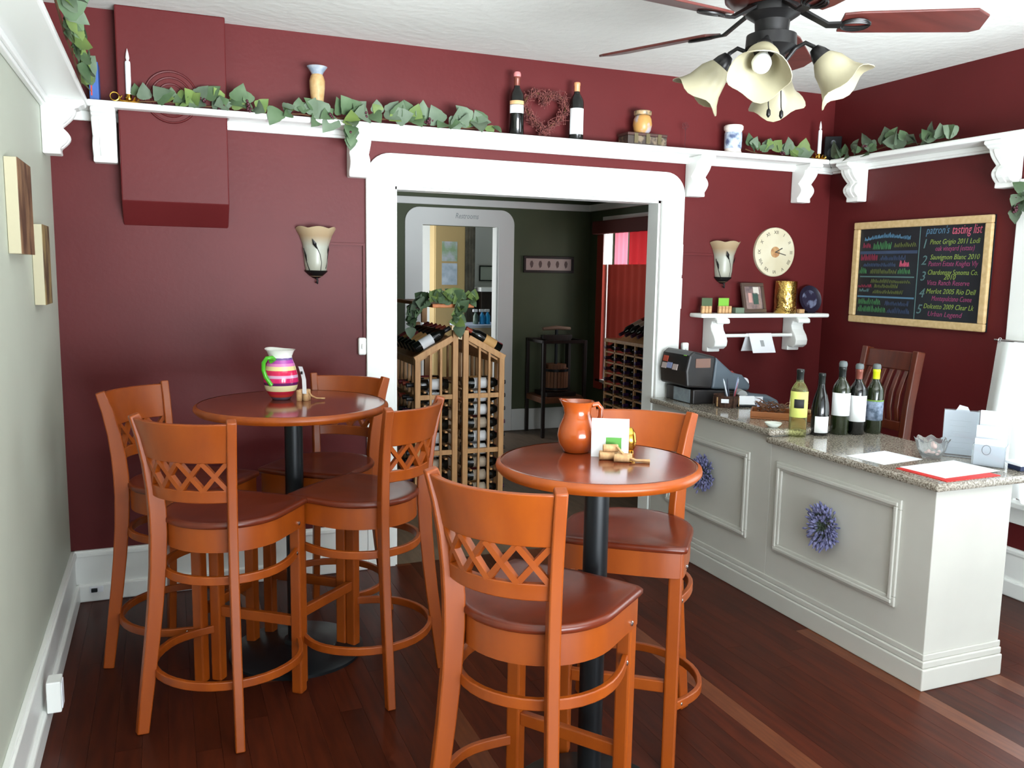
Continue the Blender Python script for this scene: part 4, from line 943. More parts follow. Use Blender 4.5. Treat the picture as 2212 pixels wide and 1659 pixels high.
# ================================================================= THINGS ON THE PLATE SHELF
def leaf_mesh(nm, L, w, fold=0.25, lobes=True):
    prof = [(0.0, 0.02), (0.08, 0.30), (0.2, 0.46), (0.34, 0.5), (0.5, 0.40), (0.62, 0.36), (0.78, 0.22), (0.9, 0.10), (1.0, 0.0)] if lobes else [(0.0, 0.03), (0.15, 0.3), (0.35, 0.48), (0.55, 0.46), (0.75, 0.32), (0.9, 0.14), (1.0, 0.0)]
    vs = []; fs = []; n = len(prof)
    for (u, v) in prof:
        y = u*L; bend = -0.25*L*u*u
        vs += [(-v*w, y, fold*v*w+bend), (0, y, bend), (v*w, y, fold*v*w+bend)]
    for i in range(n-1):
        a, b = i*3, (i+1)*3
        fs += [(a, a+1, b+1, b), (a+1, a+2, b+2, b+1)]
    # thin underside so that the leaf has body
    o = len(vs); vs += [(x, y, z-0.0008) for x, y, z in vs]; fs += [tuple(o+i for i in reversed(f)) for f in list(fs)]
    m_ = MB().add(vs, fs)
    me = bpy.data.meshes.new(nm); me.from_pydata(m_.v, [], m_.f); me.update()
    for p in me.polygons: p.use_smooth = True
    return me
LEAFS = []
for i, (mt, L, w) in enumerate(((M_LEAF1, 0.075, 0.075), (M_LEAF3, 0.085, 0.080), (M_LEAF2, 0.070, 0.072), (M_LEAF1, 0.055, 0.045))):
    me = leaf_mesh('leaf', L, w, lobes=(i != 3)); me.materials.append(mt); LEAFS.append(me)
def garland(label, path, nleaf, seed, up=(0, 0, 1), out=(0, -1, 0), spread=0.05, weights=(0, 0, 1, 1, 2, 3), berries=4, hang=0.25, grp='silk leaf garlands', base=None):
    rnd = random.Random(seed)
    t = thing('leaf_garland', label, 'garland', path[0], group=grp)
    org = Vector(path[0]); P_ = [Vector(p)-org for p in path]
    MB().tube(P_, 0.004, 6).build('stem', M_VINE, t, smooth=60)
    segs = [(P_[i+1]-P_[i]).length for i in range(len(P_)-1)]; tot = sum(segs)
    up, out = Vector(up), Vector(out)
    for k in range(nleaf):
        s = (k+rnd.uniform(0.1, 0.9))/nleaf*tot; i = 0
        while i < len(segs)-1 and s > segs[i]: s -= segs[i]; i += 1
        p = P_[i]+(P_[i+1]-P_[i])*(s/segs[i])
        al = (P_[i+1]-P_[i]).normalized()
        f = rnd.uniform(-hang, 1.0)
        d = (al*rnd.uniform(-0.8, 0.8)+up*f+out*rnd.uniform(0.05, 0.7)).normalized()
        nrm = (out*1.0+up*rnd.uniform(-0.2, 0.7)+al*rnd.uniform(-0.5, 0.5))
        nrm = (nrm-d*nrm.dot(d)).normalized(); x = d.cross(nrm)
        sc = rnd.uniform(0.75, 1.25)
        p0 = p+up*rnd.uniform(0, spread)*0.6+out*rnd.uniform(0, spread)*0.4
        mw = Matrix((x*sc, d*sc, nrm*sc)).transposed().to_4x4(); mw.translation = p0
        inst('leaf', LEAFS[rnd.choice(weights)], None, t, mw=mw)
    for k in range(berries):
        i = rnd.randrange(len(segs)); p = P_[i]+(P_[i+1]-P_[i])*rnd.random()+out*0.03+up*rnd.uniform(-0.01, 0.03)
        b = MB()
        for q in range(5): b.ball(p+Vector((rnd.uniform(-1, 1), rnd.uniform(-1, 1), rnd.uniform(-1, 1)))*0.011, 0.007, 6)
        b.build('berry_cluster', M_BERRY, t, smooth=60)
    return t
zt = ST+0.012
garland('leaf garland in front of the round flue cover', [(0.37, -0.12, zt), (0.48, -0.13, zt+0.01), (0.60, -0.125, zt), (0.72, -0.13, zt+0.006), (0.80, -0.13, zt+0.01), (0.90, -0.14, zt)], 26, 3)
garland('long leaf garland below the cream vase, trailing over the shelf edge', [(0.97, -0.15, zt-0.01), (1.08, -0.155, zt), (1.2, -0.16, zt-0.01), (1.34, -0.16, zt), (1.5, -0.14, zt+0.012), (1.66, -0.13, zt+0.008), (1.82, -0.13, zt), (1.97, -0.13, zt+0.004), (2.07, -0.12, zt)], 54, 4, hang=0.45, berries=6)
garland('leaf sprig hanging down beside a bracket left of the doorway', [(1.31, -0.178, ST-0.01), (1.315, -0.182, ST-0.06), (1.31, -0.18, ST-0.11)], 8, 9, hang=1.2, berries=1)
garland('leaf garland between the painted mug and the right candle', [(3.68, -0.1, zt+0.02), (3.78, -0.1, zt), (3.9, -0.1, zt), (4.02, -0.1, zt), (4.12, -0.1, zt)], 19, 6, weights=(0, 0, 1, 2, 3), berries=1)
garland('grey-green leaf garland on the shelf above the chalkboard', [(W-0.12, -0.20, zt), (W-0.15, -0.30, zt-0.01), (W-0.13, -0.42, zt), (W-0.12, -0.56, zt+0.02), (W-0.12, -0.72, zt+0.01), (W-0.12, -0.9, zt), (W-0.12, -1.05, zt)], 38, 8, out=(-1, 0, 0), weights=(1, 1, 0, 1, 3), berries=3)
garland('leaf garland hanging from the shelf on the beige wall', [(0.185, -2.3, zt+0.02), (0.19, -1.9, zt+0.01), (0.19, -1.6, zt+0.03), (0.185, -1.25, zt), (0.18, -0.95, zt+0.01), (0.175, -0.65, zt), (0.165, -0.4, zt)], 70, 10, out=(1, -0.35, 0), weights=(0, 1, 2, 2, 3, 0), hang=0.35, berries=2)
garland('leaf and grape cluster hanging at the corner of the side window', [(W-0.03, -1.40, 2.03), (W-0.04, -1.38, 1.98), (W-0.04, -1.36, 1.93)], 9, 12, out=(-1, 0, 0), hang=1.0, weights=(1, 1, 0), berries=7)

def candle(x, y, label):
    t = thing('candlestick', label, 'candle', (x, y, ST+0.0005), group='white candles in brass chambersticks')
    MB().lathe([(0, 0), (0.048, 0), (0.052, 0.006), (0.044, 0.006), (0.018, 0.008), (0.012, 0.014), (0.015, 0.022), (0.013, 0.032), (0.013, 0.040), (0, 0.040)], 24).build('holder', M_BRASS, t, smooth=40)
    MB().tube([(-0.045+0.018*math.cos(a)-0.012, -0.02, 0.024+0.018*math.sin(a)) for a in [k*2*PI/16 for k in range(17)]], 0.003, 6).build('finger_ring', M_BRASS, t, smooth=60)
    for k in range(7):
        a = k*0.9
        MB().tube([(0.03*math.cos(a), 0.03*math.sin(a), 0.006), (0.042*math.cos(a), 0.042*math.sin(a), 0.018), (0.036*math.cos(a+0.3), 0.036*math.sin(a+0.3), 0.03)], [0.004, 0.006, 0.002], 6).build('brass_leaf', M_BRASS, t, smooth=60)
    MB().lathe([(0.0115, 0.03), (0.0115, 0.175), (0.010, 0.182), (0.006, 0.184), (0, 0.184)], 16).build('candle', M_CANDLE, t, smooth=40)
    MB().lathe([(0.0045, 0.183), (0.0085, 0.196), (0.006, 0.215), (0.001, 0.236), (0, 0.237)], 12).build('flame_bulb', mat('frosted_flame_bulb', (214, 206, 204), 0.3), t, smooth=60)
candle(0.335, -0.118-0.0, 'white electric candle left of the flue cover'); candle(4.232, -0.10, 'white electric candle in the right corner of the shelf')
bb = thing('blue_book', 'blue box standing in the left shelf corner behind leaves', 'box', (0.178, -0.115, ST+0.0005))
MB().box(0, 0.038, -0.02, 0.10, 0, 0.165).build('box', mat('blue_carton', (58, 98, 168), 0.5, c2=(50, 86, 150), scale=14), bb, bevel=0.003)
MB().box(0.006, 0.012, -0.0212, -0.02, 0.02, 0.08).build('red_print', mat('red_print', (180, 60, 50), 0.5), bb)
vs_ = thing('vase', 'slim cream vase with a grey flared rim', 'vase', (1.172, -0.085, ST+0.0005))
MB().lathe([(0, 0), (0.026, 0), (0.030, 0.006), (0.026, 0.03), (0.030, 0.09), (0.036, 0.15), (0.037, 0.185), (0.031, 0.205), (0.026, 0.214)], 30).build('body', mat('mottled_cream_glaze', (196, 168, 122), 0.35, c2=(180, 142, 92), scale=30), vs_, smooth=60)
MB().lathe([(0.026, 0.214), (0.030, 0.224), (0.046, 0.246), (0.049, 0.250), (0.045, 0.249), (0.026, 0.226), (0.02, 0.215)], 30, cap=False).build('rim', mat('grey_blue_glaze', (176, 178, 182), 0.35, c2=(128, 142, 158), scale=25), vs_, smooth=60)
GS = 'wine bottles on the plate shelf'
M_FPINK = mat('pink_foil', (210, 130, 130), 0.35); M_FTAN = mat('tan_foil', (212, 150, 104), 0.35); M_TAN = mat('tan_label', (216, 170, 120), 0.6)
f2 = math.radians(250)
wine_bottle((2.213, -0.092, ST+0.0005), 'shelf wine bottle with pink neck and split label, left of heart wreath', 'bord', M_GLASSK, (M_FOILR, 0.232), [(0.108, 0.148, M_LABEL, 1.1), (0.150, 0.168, M_TAN, 1.1)], f2, GS, M_FPINK, s=1.06)
wine_bottle((2.565, -0.092, ST+0.0005), 'shelf wine bottle with tan neck and tall cream label, right of heart wreath', 'bord', M_GLASSK, (M_FTAN, 0.228), [(0.03, 0.158, M_LABEL, 1.1)], f2, GS, None, s=1.07)
# heart-shaped twig wreath
hw = thing('heart_wreath', 'heart-shaped wreath of dried red twigs', 'wreath', (2.385, -0.075, ST+0.0005))
M_HT = mat('dusty_rose_twig', (124, 66, 60), 0.8, c2=(86, 42, 40), scale=40)
rnd = random.Random(21); hm = MB()
def heart(a):
    x = 16*math.sin(a)**3; y = 13*math.cos(a)-5*math.cos(2*a)-2*math.cos(3*a)-math.cos(4*a); return x/16*0.108*(1.12-0.12*math.cos(a)), (y+17)/29*0.19+0.028+0.010*(1+math.cos(a))
for k in range(620):
    a = rnd.uniform(0, 2*PI); x, z = heart(a); x2, z2 = heart(a+rnd.uniform(0.10, 0.24)*rnd.choice((-1, 1)))
    j = lambda s: Vector((rnd.uniform(-s, s), rnd.uniform(-s, s), rnd.uniform(-s, s)))
    p0 = Vector((x, 0, z))+j(0.020); p1 = Vector((x2, 0, z2))+j(0.032)
    p0.z = max(p0.z, 0.004); p1.z = max(p1.z, 0.004)
    hm.tube([p0, (p0+p1)/2+j(0.004), p1], [0.0022, 0.002, 0.001], 4)
    if k % 3 == 0: hm.ball(p1, 0.0042, 5)
tag(hm.build('twigs', M_HT, hw), kind='stuff')
MB().tube([(heart(2*PI*k/40)[0], 0.0, heart(2*PI*k/40)[1]) for k in range(41)], 0.006, 6).build('hoop', M_VINE, hw, smooth=60)
# painted jar on a dark casket
bx = thing('dark_casket', 'dark patterned box under the painted jar', 'box', (2.985, -0.09, ST+0.0005))
MB().box(-0.125, 0.125, -0.055, 0.055, 0, 0.05).build('box', mat('dark_casket_wood', (60, 50, 44), 0.5, c2=(120, 104, 84), scale=28, contrast=(0.5, 0.62)), bx, bevel=0.003)
MB().box(-0.128, 0.128, -0.058, 0.058, 0.0505, 0.066).build('lid', mat('dark_casket_lid', (70, 44, 38), 0.5), bx, bevel=0.004)
for x in (-0.075, 0.0, 0.075): MB().box(x-0.012, x+0.012, -0.0605, -0.0582, 0.008, 0.062).build('strap', mat('dull_brass_strap', (110, 100, 74), 0.4, metal=0.6), bx)
jr = thing('painted_jar', 'round jar painted with an orange scene on the dark box', 'jar', (2.98, -0.09, ST+0.067))
MB().lathe([(0, 0), (0.036, 0), (0.048, 0.02), (0.054, 0.05), (0.050, 0.082), (0.042, 0.098), (0.038, 0.102)], 30).build('body', mat('painted_orange_glaze', (188, 140, 78), 0.35, c2=(170, 162, 168), scale=16, contrast=(0.5, 0.64)), jr, smooth=60)
MB().lathe([(0.046, 0.102), (0.050, 0.108), (0.050, 0.124), (0.036, 0.130), (0, 0.131)], 30).build('lid', mat('jar_lid_glaze', (180, 150, 110), 0.35, c2=(90, 84, 70), scale=40), jr, smooth=40)
mg = thing('painted_mug', 'white mug painted with a blue scene', 'mug', (3.598, -0.09, ST+0.0005))
MB().lathe([(0, 0), (0.050, 0), (0.053, 0.006), (0.048, 0.016), (0.049, 0.13), (0.056, 0.138), (0.057, 0.156), (0.050, 0.163), (0.044, 0.160), (0.042, 0.02), (0, 0.016)], 34).build('body', mat('cream_mug_glaze', (228, 220, 210), 0.3), mg, smooth=50)
MB().lathe([(0.0495, 0.028), (0.0505, 0.03), (0.0512, 0.118), (0.050, 0.121)], 34, cap=False).build('painted_band', mat('blue_mug_scene', (186, 200, 214), 0.35, c2=(84, 96, 128), scale=20, contrast=(0.46, 0.62)), mg, smooth=60)
MB().tube([(0.046, 0.02, 0.125), (0.075, 0.034, 0.12), (0.083, 0.038, 0.085), (0.072, 0.032, 0.05), (0.046, 0.02, 0.042)], 0.008, 8).build('handle', mat('cream_mug_glaze', (228, 220, 210), 0.3), mg, smooth=60)
sp = thing('loudspeaker', 'small black loudspeaker in the right corner of the shelf', 'loudspeaker', (4.345, -0.085, ST+0.0005), math.radians(-35))
MB().box(-0.05, 0.05, -0.045, 0.05, 0, 0.15).build('cabinet', M_BLACKM, sp, bevel=0.005)
MB().box(-0.044, 0.044, -0.049, -0.0455, 0.006, 0.144).build('grille', mat('speaker_cloth', (20, 20, 22), 0.9), sp)
for z, r in ((0.05, 0.032), (0.11, 0.016)): MB().lathe([(r, 0), (r, 0.002), (r*0.4, 0.0005), (0, 0.0005)], 20).build('cone', M_BLACKM, sp, loc=(0, -0.0492, z), smooth=40).rotation_euler = (PI/2, 0, 0)
# wire stem with a flower silhouette between jar and mug
ws = thing('wire_flower', 'thin dark wire flower standing on the shelf behind the box', 'ornament', (3.29, -0.05, ST+0.0005))
M_WIRE = mat('dark_red_wire', (70, 30, 34), 0.6)
MB().tube([(0, 0, 0), (0.002, 0, 0.07), (0.0, 0, 0.135)], 0.0018, 5).build('stem', M_WIRE, ws)
for k in range(5): MB().tube([(0.014*math.cos(k*1.257)+0.008*math.cos(q*PI/4), 0, 0.142+0.014*math.sin(k*1.257)+0.008*math.sin(q*PI/4)) for q in range(9)], 0.0012, 4).build('petal', M_WIRE, ws)
MB().lathe([(0.02, 0), (0.02, 0.003), (0, 0.004)], 16).build('foot', M_WIRE, ws)

# ================================================================= CEILING FAN
FX, FY, FZ = 2.275, -2.085, 2.388
fan = thing('ceiling_fan', 'ceiling fan with five mahogany blades and four cream glass shades', 'ceiling fan', (FX, FY, 0))
MB().lathe([(0.075, H-0.001), (0.075, H-0.02), (0.05, H-0.05), (0.016, H-0.06), (0.014, 2.60)], 28).build('canopy', M_BRONZE, fan, smooth=50)
MB().lathe([(0, 2.615), (0.05, 2.61), (0.105, 2.585), (0.145, 2.545), (0.155, 2.50), (0.150, 2.47), (0.12, 2.45), (0.0, 2.448)], 40).build('motor_housing', mat('oiled_mahogany_metal', (66, 32, 28), 0.3, metal=0.4), fan, smooth=50)
MB().lathe([(0.085, 2.448), (0.085, 2.425), (0.055, 2.405), (0.052, 2.37), (0.078, 2.362), (0.080, 2.325), (0.060, 2.312), (0.046, 2.30), (0.044, 2.25), (0.034, 2.24), (0.030, 2.20), (0.018, 2.178), (0.008, 2.17), (0, 2.168)], 32).build('switch_housing', M_BRONZE, fan, smooth=40)
PH = -0.500
for k in range(5):
    a = PH+k*2*PI/5; d = Vector((math.cos(a), math.sin(a), 0)); s_ = Vector((-math.sin(a), math.cos(a), 0)); tilt = math.radians(-13)
    u = s_*math.cos(tilt)+Vector((0, 0, 1))*math.sin(tilt); nn = d.cross(u)
    base = Vector((0, 0, FZ+0.012))
    poly = [(0.21, -0.052), (0.26, -0.060), (0.60, -0.068), (0.645, -0.030), (0.648, 0.052), (0.62, 0.068), (0.26, 0.060), (0.21, 0.052)]
    b = MB().prism(poly, lambda p: base+d*p[0]+u*p[1]-nn*0.004, lambda p: base+d*p[0]+u*p[1]+nn*0.004).build('blade', M_BLADE, fan, bevel=0.002)
    iron = MB()
    iron.sweep([base+d*0.075+Vector((0, 0, 0.045)), base+d*0.12+Vector((0, 0, 0.02)), base+d*0.17-nn*0.008, base+d*0.22-nn*0.008], nn, [0.03, 0.026, 0.026, 0.03], 0.008)
    iron.build('blade_iron', M_BRONZE, fan, smooth=40)
    orn = MB()
    for q in range(3): orn.tube([base+d*(0.255+0.045*math.cos(v))+u*((0.036-0.011*q)*math.sin(v))-nn*0.009 for v in [w_*2*PI/16 for w_ in range(17)]], 0.0035, 5)
    orn.build('iron_scroll', M_BRONZE, fan, smooth=60)
M_SHADE = mat('cream_glass_shade', (226, 218, 184), 0.35, c2=(208, 198, 160), scale=8, sub=0.0)
M_SHADEB = translucent('cream_glass_translucent', (172, 165, 138), (190, 182, 154), 0.30, 0.35)
M_BULB = mat('white_bulb', (236, 240, 240), 0.3)
for k in range(4):
    a = math.radians(-22.2-90-27)+k*PI/2+math.radians(4)
    d = Vector((math.cos(a), math.sin(a), 0))
    MB().tube([d*0.042+Vector((0, 0, 2.275)), d*0.075+Vector((0, 0, 2.318)), d*0.105+Vector((0, 0, 2.332)), d*0.130+Vector((0, 0, 2.318)), d*0.140+Vector((0, 0, 2.295))], 0.007, 8).build('lamp_arm', M_BRONZE, fan, smooth=60)
    ti = math.radians(40); axd = (d*math.sin(ti)+Vector((0, 0, -1))*math.cos(ti)); xx = axd.orthogonal().normalized(); yy = axd.cross(xx)
    o0 = d*0.132+Vector((0, 0, 2.312))
    def ring_l(prof, wob=None, n=28):
        m_ = MB().lathe(prof, n, cap=False, wob=wob)
        m_.v = [tuple(o0+xx*v[0]+yy*v[1]+axd*v[2]) for v in m_.v]; return m_
    ring_l([(0.0, -0.004), (0.016, 0.0), (0.026, 0.02), (0.032, 0.042), (0.030, 0.046), (0, 0.046)]).build('socket_cup', M_BRONZE, fan, smooth=50)
    ring_l([(0.028, 0.036), (0.036, 0.046), (0.050, 0.070), (0.056, 0.094), (0.062, 0.116), (0.076, 0.140), (0.092, 0.158), (0.090, 0.159), (0.073, 0.139), (0.058, 0.114), (0.052, 0.092), (0.046, 0.072), (0.032, 0.048)],
           wob=lambda r, z, an, j: (r*(1+0.045*math.cos(4*an)*max(0, (z-0.11)/0.05)), z+0.010*math.cos(4*an)*max(0, (z-0.11)/0.05))).build('glass_shade', M_SHADEB, fan, smooth=60)
    ring_l([(0.012, 0.046), (0.014, 0.06), (0.026, 0.085), (0.030, 0.10), (0.026, 0.118), (0.014, 0.13), (0.0, 0.133)]).build('bulb', M_BULB, fan, smooth=60)
for x in (0.02, -0.03):
    MB().tube([(x, -0.035, 2.20), (x+0.004, -0.036, 2.14), (x+0.006, -0.036, 2.13)], 0.002, 5).build('pull_chain', M_BRONZE, fan)
    MB().lathe([(0.002, 0), (0.007, 0.008), (0.006, 0.022), (0.002, 0.028)], 10).build('pull_knob', M_BRONZE, fan, loc=(x+0.006, -0.036, 2.102), smooth=60)

# ================================================================= SIDE WINDOW CURTAIN AND PLANT
cur = thing('cafe_curtain', 'sheer white cafe curtain in the side window', 'curtain', (W-0.03, WY1+0.10, 0.53))
M_SHEER = translucent('sheer_white_cloth', (232, 236, 230), (246, 248, 246), 0.8, 0.9)
nu, nv = 90, 10; vs = []; fs = []
for j in range(nv+1):
    f = j/nv; z = 0.77*f
    for i in range(nu+1):
        u = i/nu
        y = 0.02-u*1.85+0.045*(1-f)*(1-u*2); amp = 0.018+0.02*(1-f)
        vs.append((-0.035-amp-0.03*(1-f)+amp*math.sin(u*64+0.4*math.sin(3*f)), y, z))
for j in range(nv):
    for i in range(nu): fs.append((j*(nu+1)+i, j*(nu+1)+i+1, (j+1)*(nu+1)+i+1, (j+1)*(nu+1)+i))
MB().add(vs, fs).build('cloth', M_SHEER, cur, smooth=80)
MB().tube([(-0.05, 0.04, 0.772), (-0.05, -1.9, 0.772)], 0.006, 8).build('rod', M_STEEL, cur, smooth=60)
for k in range(8): MB().tube([(-0.05+0.012*math.cos(q*PI/6), 0.01-k*0.25, 0.772+0.012*math.sin(q*PI/6)) for q in range(13)], 0.002, 5).build('ring', M_STEEL, cur, smooth=60)
pt = thing('potted_plant', 'small potted plant on the side window sill', 'plant', (W-0.10, -1.62, 0.52+0.0))
pt.location = (W-0.0, -1.62, WZ0+0.0005)
MB().lathe([(0, 0), (0.035, 0), (0.045, 0.07), (0.048, 0.075), (0.042, 0.074), (0.036, 0.06), (0, 0.06)], 24).build('pot', mat('terracotta', (176, 100, 66), 0.7), pt, smooth=40)
rnd = random.Random(31)
for k in range(26):
    a = rnd.uniform(0, 2*PI); e = rnd.uniform(0.2, 1.3)
    d = Vector((math.cos(a)*math.cos(e), math.sin(a)*math.cos(e), math.sin(e))); nn = d.orthogonal().normalized(); x = d.cross(nn)
    mw = Matrix((x*0.7, d*0.7, nn*0.7)).transposed().to_4x4(); mw.translation = Vector((0, 0, 0.075+0.07*rnd.random()))+d*0.01
    inst('leaf', LEAFS[rnd.choice((0, 2, 3))], None, pt, mw=mw)
# ================================================================= REAR ROOM
# generic racked bottle meshes (neck along +x)
def lying_bottle():
    pf = bottle_prof('bord')
    m_ = MB().lathe([(0, 0.002)]+pf+[(0, 0.286)], 14, cap=False); m_.v = [(v[2], v[1], v[0]) for v in m_.v]
    a = m_.mesh('glass', 60); a.materials.append(M_GLASSK)
    m_ = MB().lathe([(0.0376, 0.05), (0.0378, 0.14)], 14, cap=False); m_.v = [(v[2], v[1], v[0]) for v in m_.v]
    b = m_.mesh('label', 60)
    m_ = MB().lathe([(0.0152, 0.228), (0.0154, 0.286), (0.0, 0.288)], 12, cap=False); m_.v = [(v[2], v[1], v[0]) for v in m_.v]
    c = m_.mesh('foil', 60)
    return a, b, c
LB, LL, LF = lying_bottle()
LABS = []
for i, (c, fc) in enumerate((((226, 228, 230), (40, 40, 44)), ((206, 160, 100), (150, 60, 40)), ((150, 60, 66), (110, 30, 40)), ((186, 170, 150), (70, 30, 60)), ((150, 176, 214), (60, 30, 90)))):
    me = LL.copy(); me.materials.append(mat('rack_label_%d' % i, c, 0.6)); mf = LF.copy(); mf.materials.append(mat('rack_foil_%d' % i, fc, 0.35)); LABS.append((me, mf))
def rack_bottle(label, group, mw, li):
    t = bpy.data.objects.new('wine_bottle', None); COL.objects.link(t); t.matrix_world = mw; t.empty_display_size = 0.05
    tag(t, label, 'wine bottle', group)
    inst('glass', LB, None, t); inst('label', LABS[li][0], None, t); inst('foil', LABS[li][1], None, t)

RX, RY, RYB = 2.285, 1.0, 1.95       # ridge x, gable y, back y
HWID = 0.298
rk = thing('wine_rack', 'pine wine rack with a peaked top seen through the doorway', 'wine rack', (RX, RY, 0))
EZ, RZ = 1.022, 1.19
DP = RYB-RY
rows = [0.10+0.0925*k for k in range(10)]
for yy in (0.0, DP-0.03):
    for x in (-0.037, 0.037):
        MB().box(x-0.019, x+0.019, yy, yy+0.035, 0, RZ+0.02).build('post', M_PINE, rk, bevel=0.003)
    for s in (-1, 1):
        MB().box(s*HWID-0.019, s*HWID+0.019, yy, yy+0.035, 0, EZ).build('post', M_PINE, rk, bevel=0.003)
        for fr_ in (0.36, 0.68):
            x = s*(0.056+(HWID-0.075)*fr_); zt_ = RZ-(RZ-EZ)*(abs(x)/HWID)
            MB().box(x-0.008, x+0.008, yy+0.004, yy+0.024, 0.02, zt_-0.005).build('slat', M_PINE, rk, bevel=0.002)
        for z in (0.05, 0.38, 0.762):
            MB().box(s*0.056, s*(HWID-0.019), yy+0.008, yy+0.03, z-0.016, z+0.016).build('rail', M_PINE, rk, bevel=0.002)
        a = Vector((s*0.056, yy+0.017, RZ-(RZ-EZ)*0.056/HWID)); b = Vector((s*(HWID+0.02), yy+0.017, EZ-0.005))
        MB().sweep([a, b], (0, 0, 1), 0.035, 0.04).build('gable_rail', M_PINE, rk, bevel=0.002)
for s in (-1, 1):
    MB().box(s*HWID-0.02, s*HWID+0.02, 0.035, DP-0.03, EZ-0.045, EZ-0.005).build('eave_rail', M_PINE, rk, bevel=0.002)
    for k in range(1, 9):
        y = 0.02+k*(DP-0.05)/9
        MB().box(s*HWID-0.01, s*HWID+0.01, y-0.010, y+0.010, 0.02, EZ-0.045).build('face_slat', M_PINE, rk, bevel=0.002)
    for z in (0.38, 0.762): MB().box(s*HWID-0.012, s*HWID+0.012, 0.035, DP-0.03, z-0.014, z+0.014).build('face_rail', M_PINE, rk, bevel=0.002)
    for r_ in rows[:-1]:
        for xx in (0.09, 0.24):
            MB().box(s*xx-0.008, s*xx+0.008, 0.03, DP-0.03, r_-0.052, r_-0.040).build('bottle_runner', M_PINE, rk)
    MB().obox((s*(HWID+0.056)/2, DP/2, (RZ+EZ)/2-0.045), (s*0.87, 0, -0.49), (0, 1, 0), (s*0.49, 0, 0.87), 0.27, DP-0.08, 0.012).build('display_board', M_PINE, rk)
MB().box(-0.02, 0.02, 0.04, 0.075, RZ+0.02, 1.36).build('shelf_post', M_PINE, rk, bevel=0.002)
MB().box(-0.02, 0.02, DP-0.08, DP-0.045, RZ+0.02, 1.36).build('shelf_post', M_PINE, rk, bevel=0.002)
pk = MB().box(-0.20, 0.09, 0.0, DP, 1.36, 1.385).build('top_plank', mat('orange_pine', (206, 124, 60), 0.45, c2=(180, 100, 46), scale=8, stretch=(4, 0.6, 4)), rk, bevel=0.004)
ni = 0
GR, GD, GR2 = 'bottles lying in the pine wine rack', 'bottles displayed on the sloping rack top', 'bottles in the rack by the curtained window'
for s in (-1, 1):
    for c in range(3 if s < 0 else 2):
        y = RY+0.085+c*0.098
        for r, z in enumerate(rows[:-1]):
            mw = frame_m((RX+s*0.068, y, z), (s, 0, 0), (0, s, 0), (0, 0, 1))
            side = 'left' if s < 0 else 'right'
            ordn = ['top', 'second', 'third', 'fourth', 'fifth', 'sixth', 'seventh', 'eighth', 'lowest'][8-r]
            rack_bottle('wine bottle in the %s half of the pine rack, %s row, %s' % (side, ordn, ['at the near end', 'second one back', 'third one back'][c]), GR, mw, 0 if c == 0 and r in (3, 4, 6, 7, 8) else (3 if c == 0 else (r+c) % 4))
dl = Vector((-0.87, 0, -0.49)); nl = Vector((-0.49, 0, 0.87))
for c in range(6):
    for q in range(1):
        y = RY+0.07+c*0.10
        base = Vector((RX-0.052, y, RZ+0.035))
        yv = nl.cross(dl)
        labtx = ['display bottle at the near end of the left rack slope', 'second display bottle from the near end of the left rack slope', 'third display bottle from the near end of the left rack slope',
                 'fourth display bottle from the near end of the left rack slope', 'fifth display bottle from the near end of the left rack slope', 'farthest display bottle on the left rack slope'][c]
        mw = frame_m(base+dl*0.29, -dl, -yv, nl)
        rack_bottle(labtx, GD, mw, (0, 1, 1, 2, 1, 2)[c])
dr = Vector((0.87, 0, -0.49)); nr = Vector((0.49, 0, 0.87))
rack_bottle('display bottle on the right slope of the pine rack', GD, frame_m(Vector((RX+0.055, RY+0.07, RZ+0.030))+dr*0.29, -dr, -nr.cross(dr), nr), 1)
rack_bottle('display bottle behind, on the right slope of the pine rack', GD, frame_m(Vector((RX+0.055, RY+0.17, RZ+0.030))+dr*0.29, -dr, -nr.cross(dr), nr), 0)
garland('ivy garland on the plank above the pine wine rack', [(RX-0.2, RY+0.0, 1.40), (RX-0.1, RY-0.0, 1.41), (RX, RY-0.0, 1.41), (RX+0.09, RY+0.0, 1.40)], 52, 14, out=(-0.3, -1, 0), weights=(0, 2, 3, 2, 2), hang=0.3, berries=1)
garland('ivy trailing from the left end of the rack plank', [(RX-0.21, RY+0.05, 1.40), (RX-0.26, RY+0.1, 1.36), (RX-0.28, RY+0.15, 1.30), (RX-0.29, RY+0.2, 1.22)], 34, 15, out=(-0.5, -1, 0), weights=(0, 0, 3, 1), hang=0.9, berries=1)
garland('ivy trailing down the front of the rack plank', [(RX+0.0, RY-0.02, 1.38), (RX-0.03, RY-0.03, 1.33), (RX-0.05, RY-0.03, 1.27), (RX-0.03, RY-0.03, 1.24)], 18, 16, out=(-0.2, -1, 0), weights=(0, 2, 3, 0), hang=1.0, berries=0)

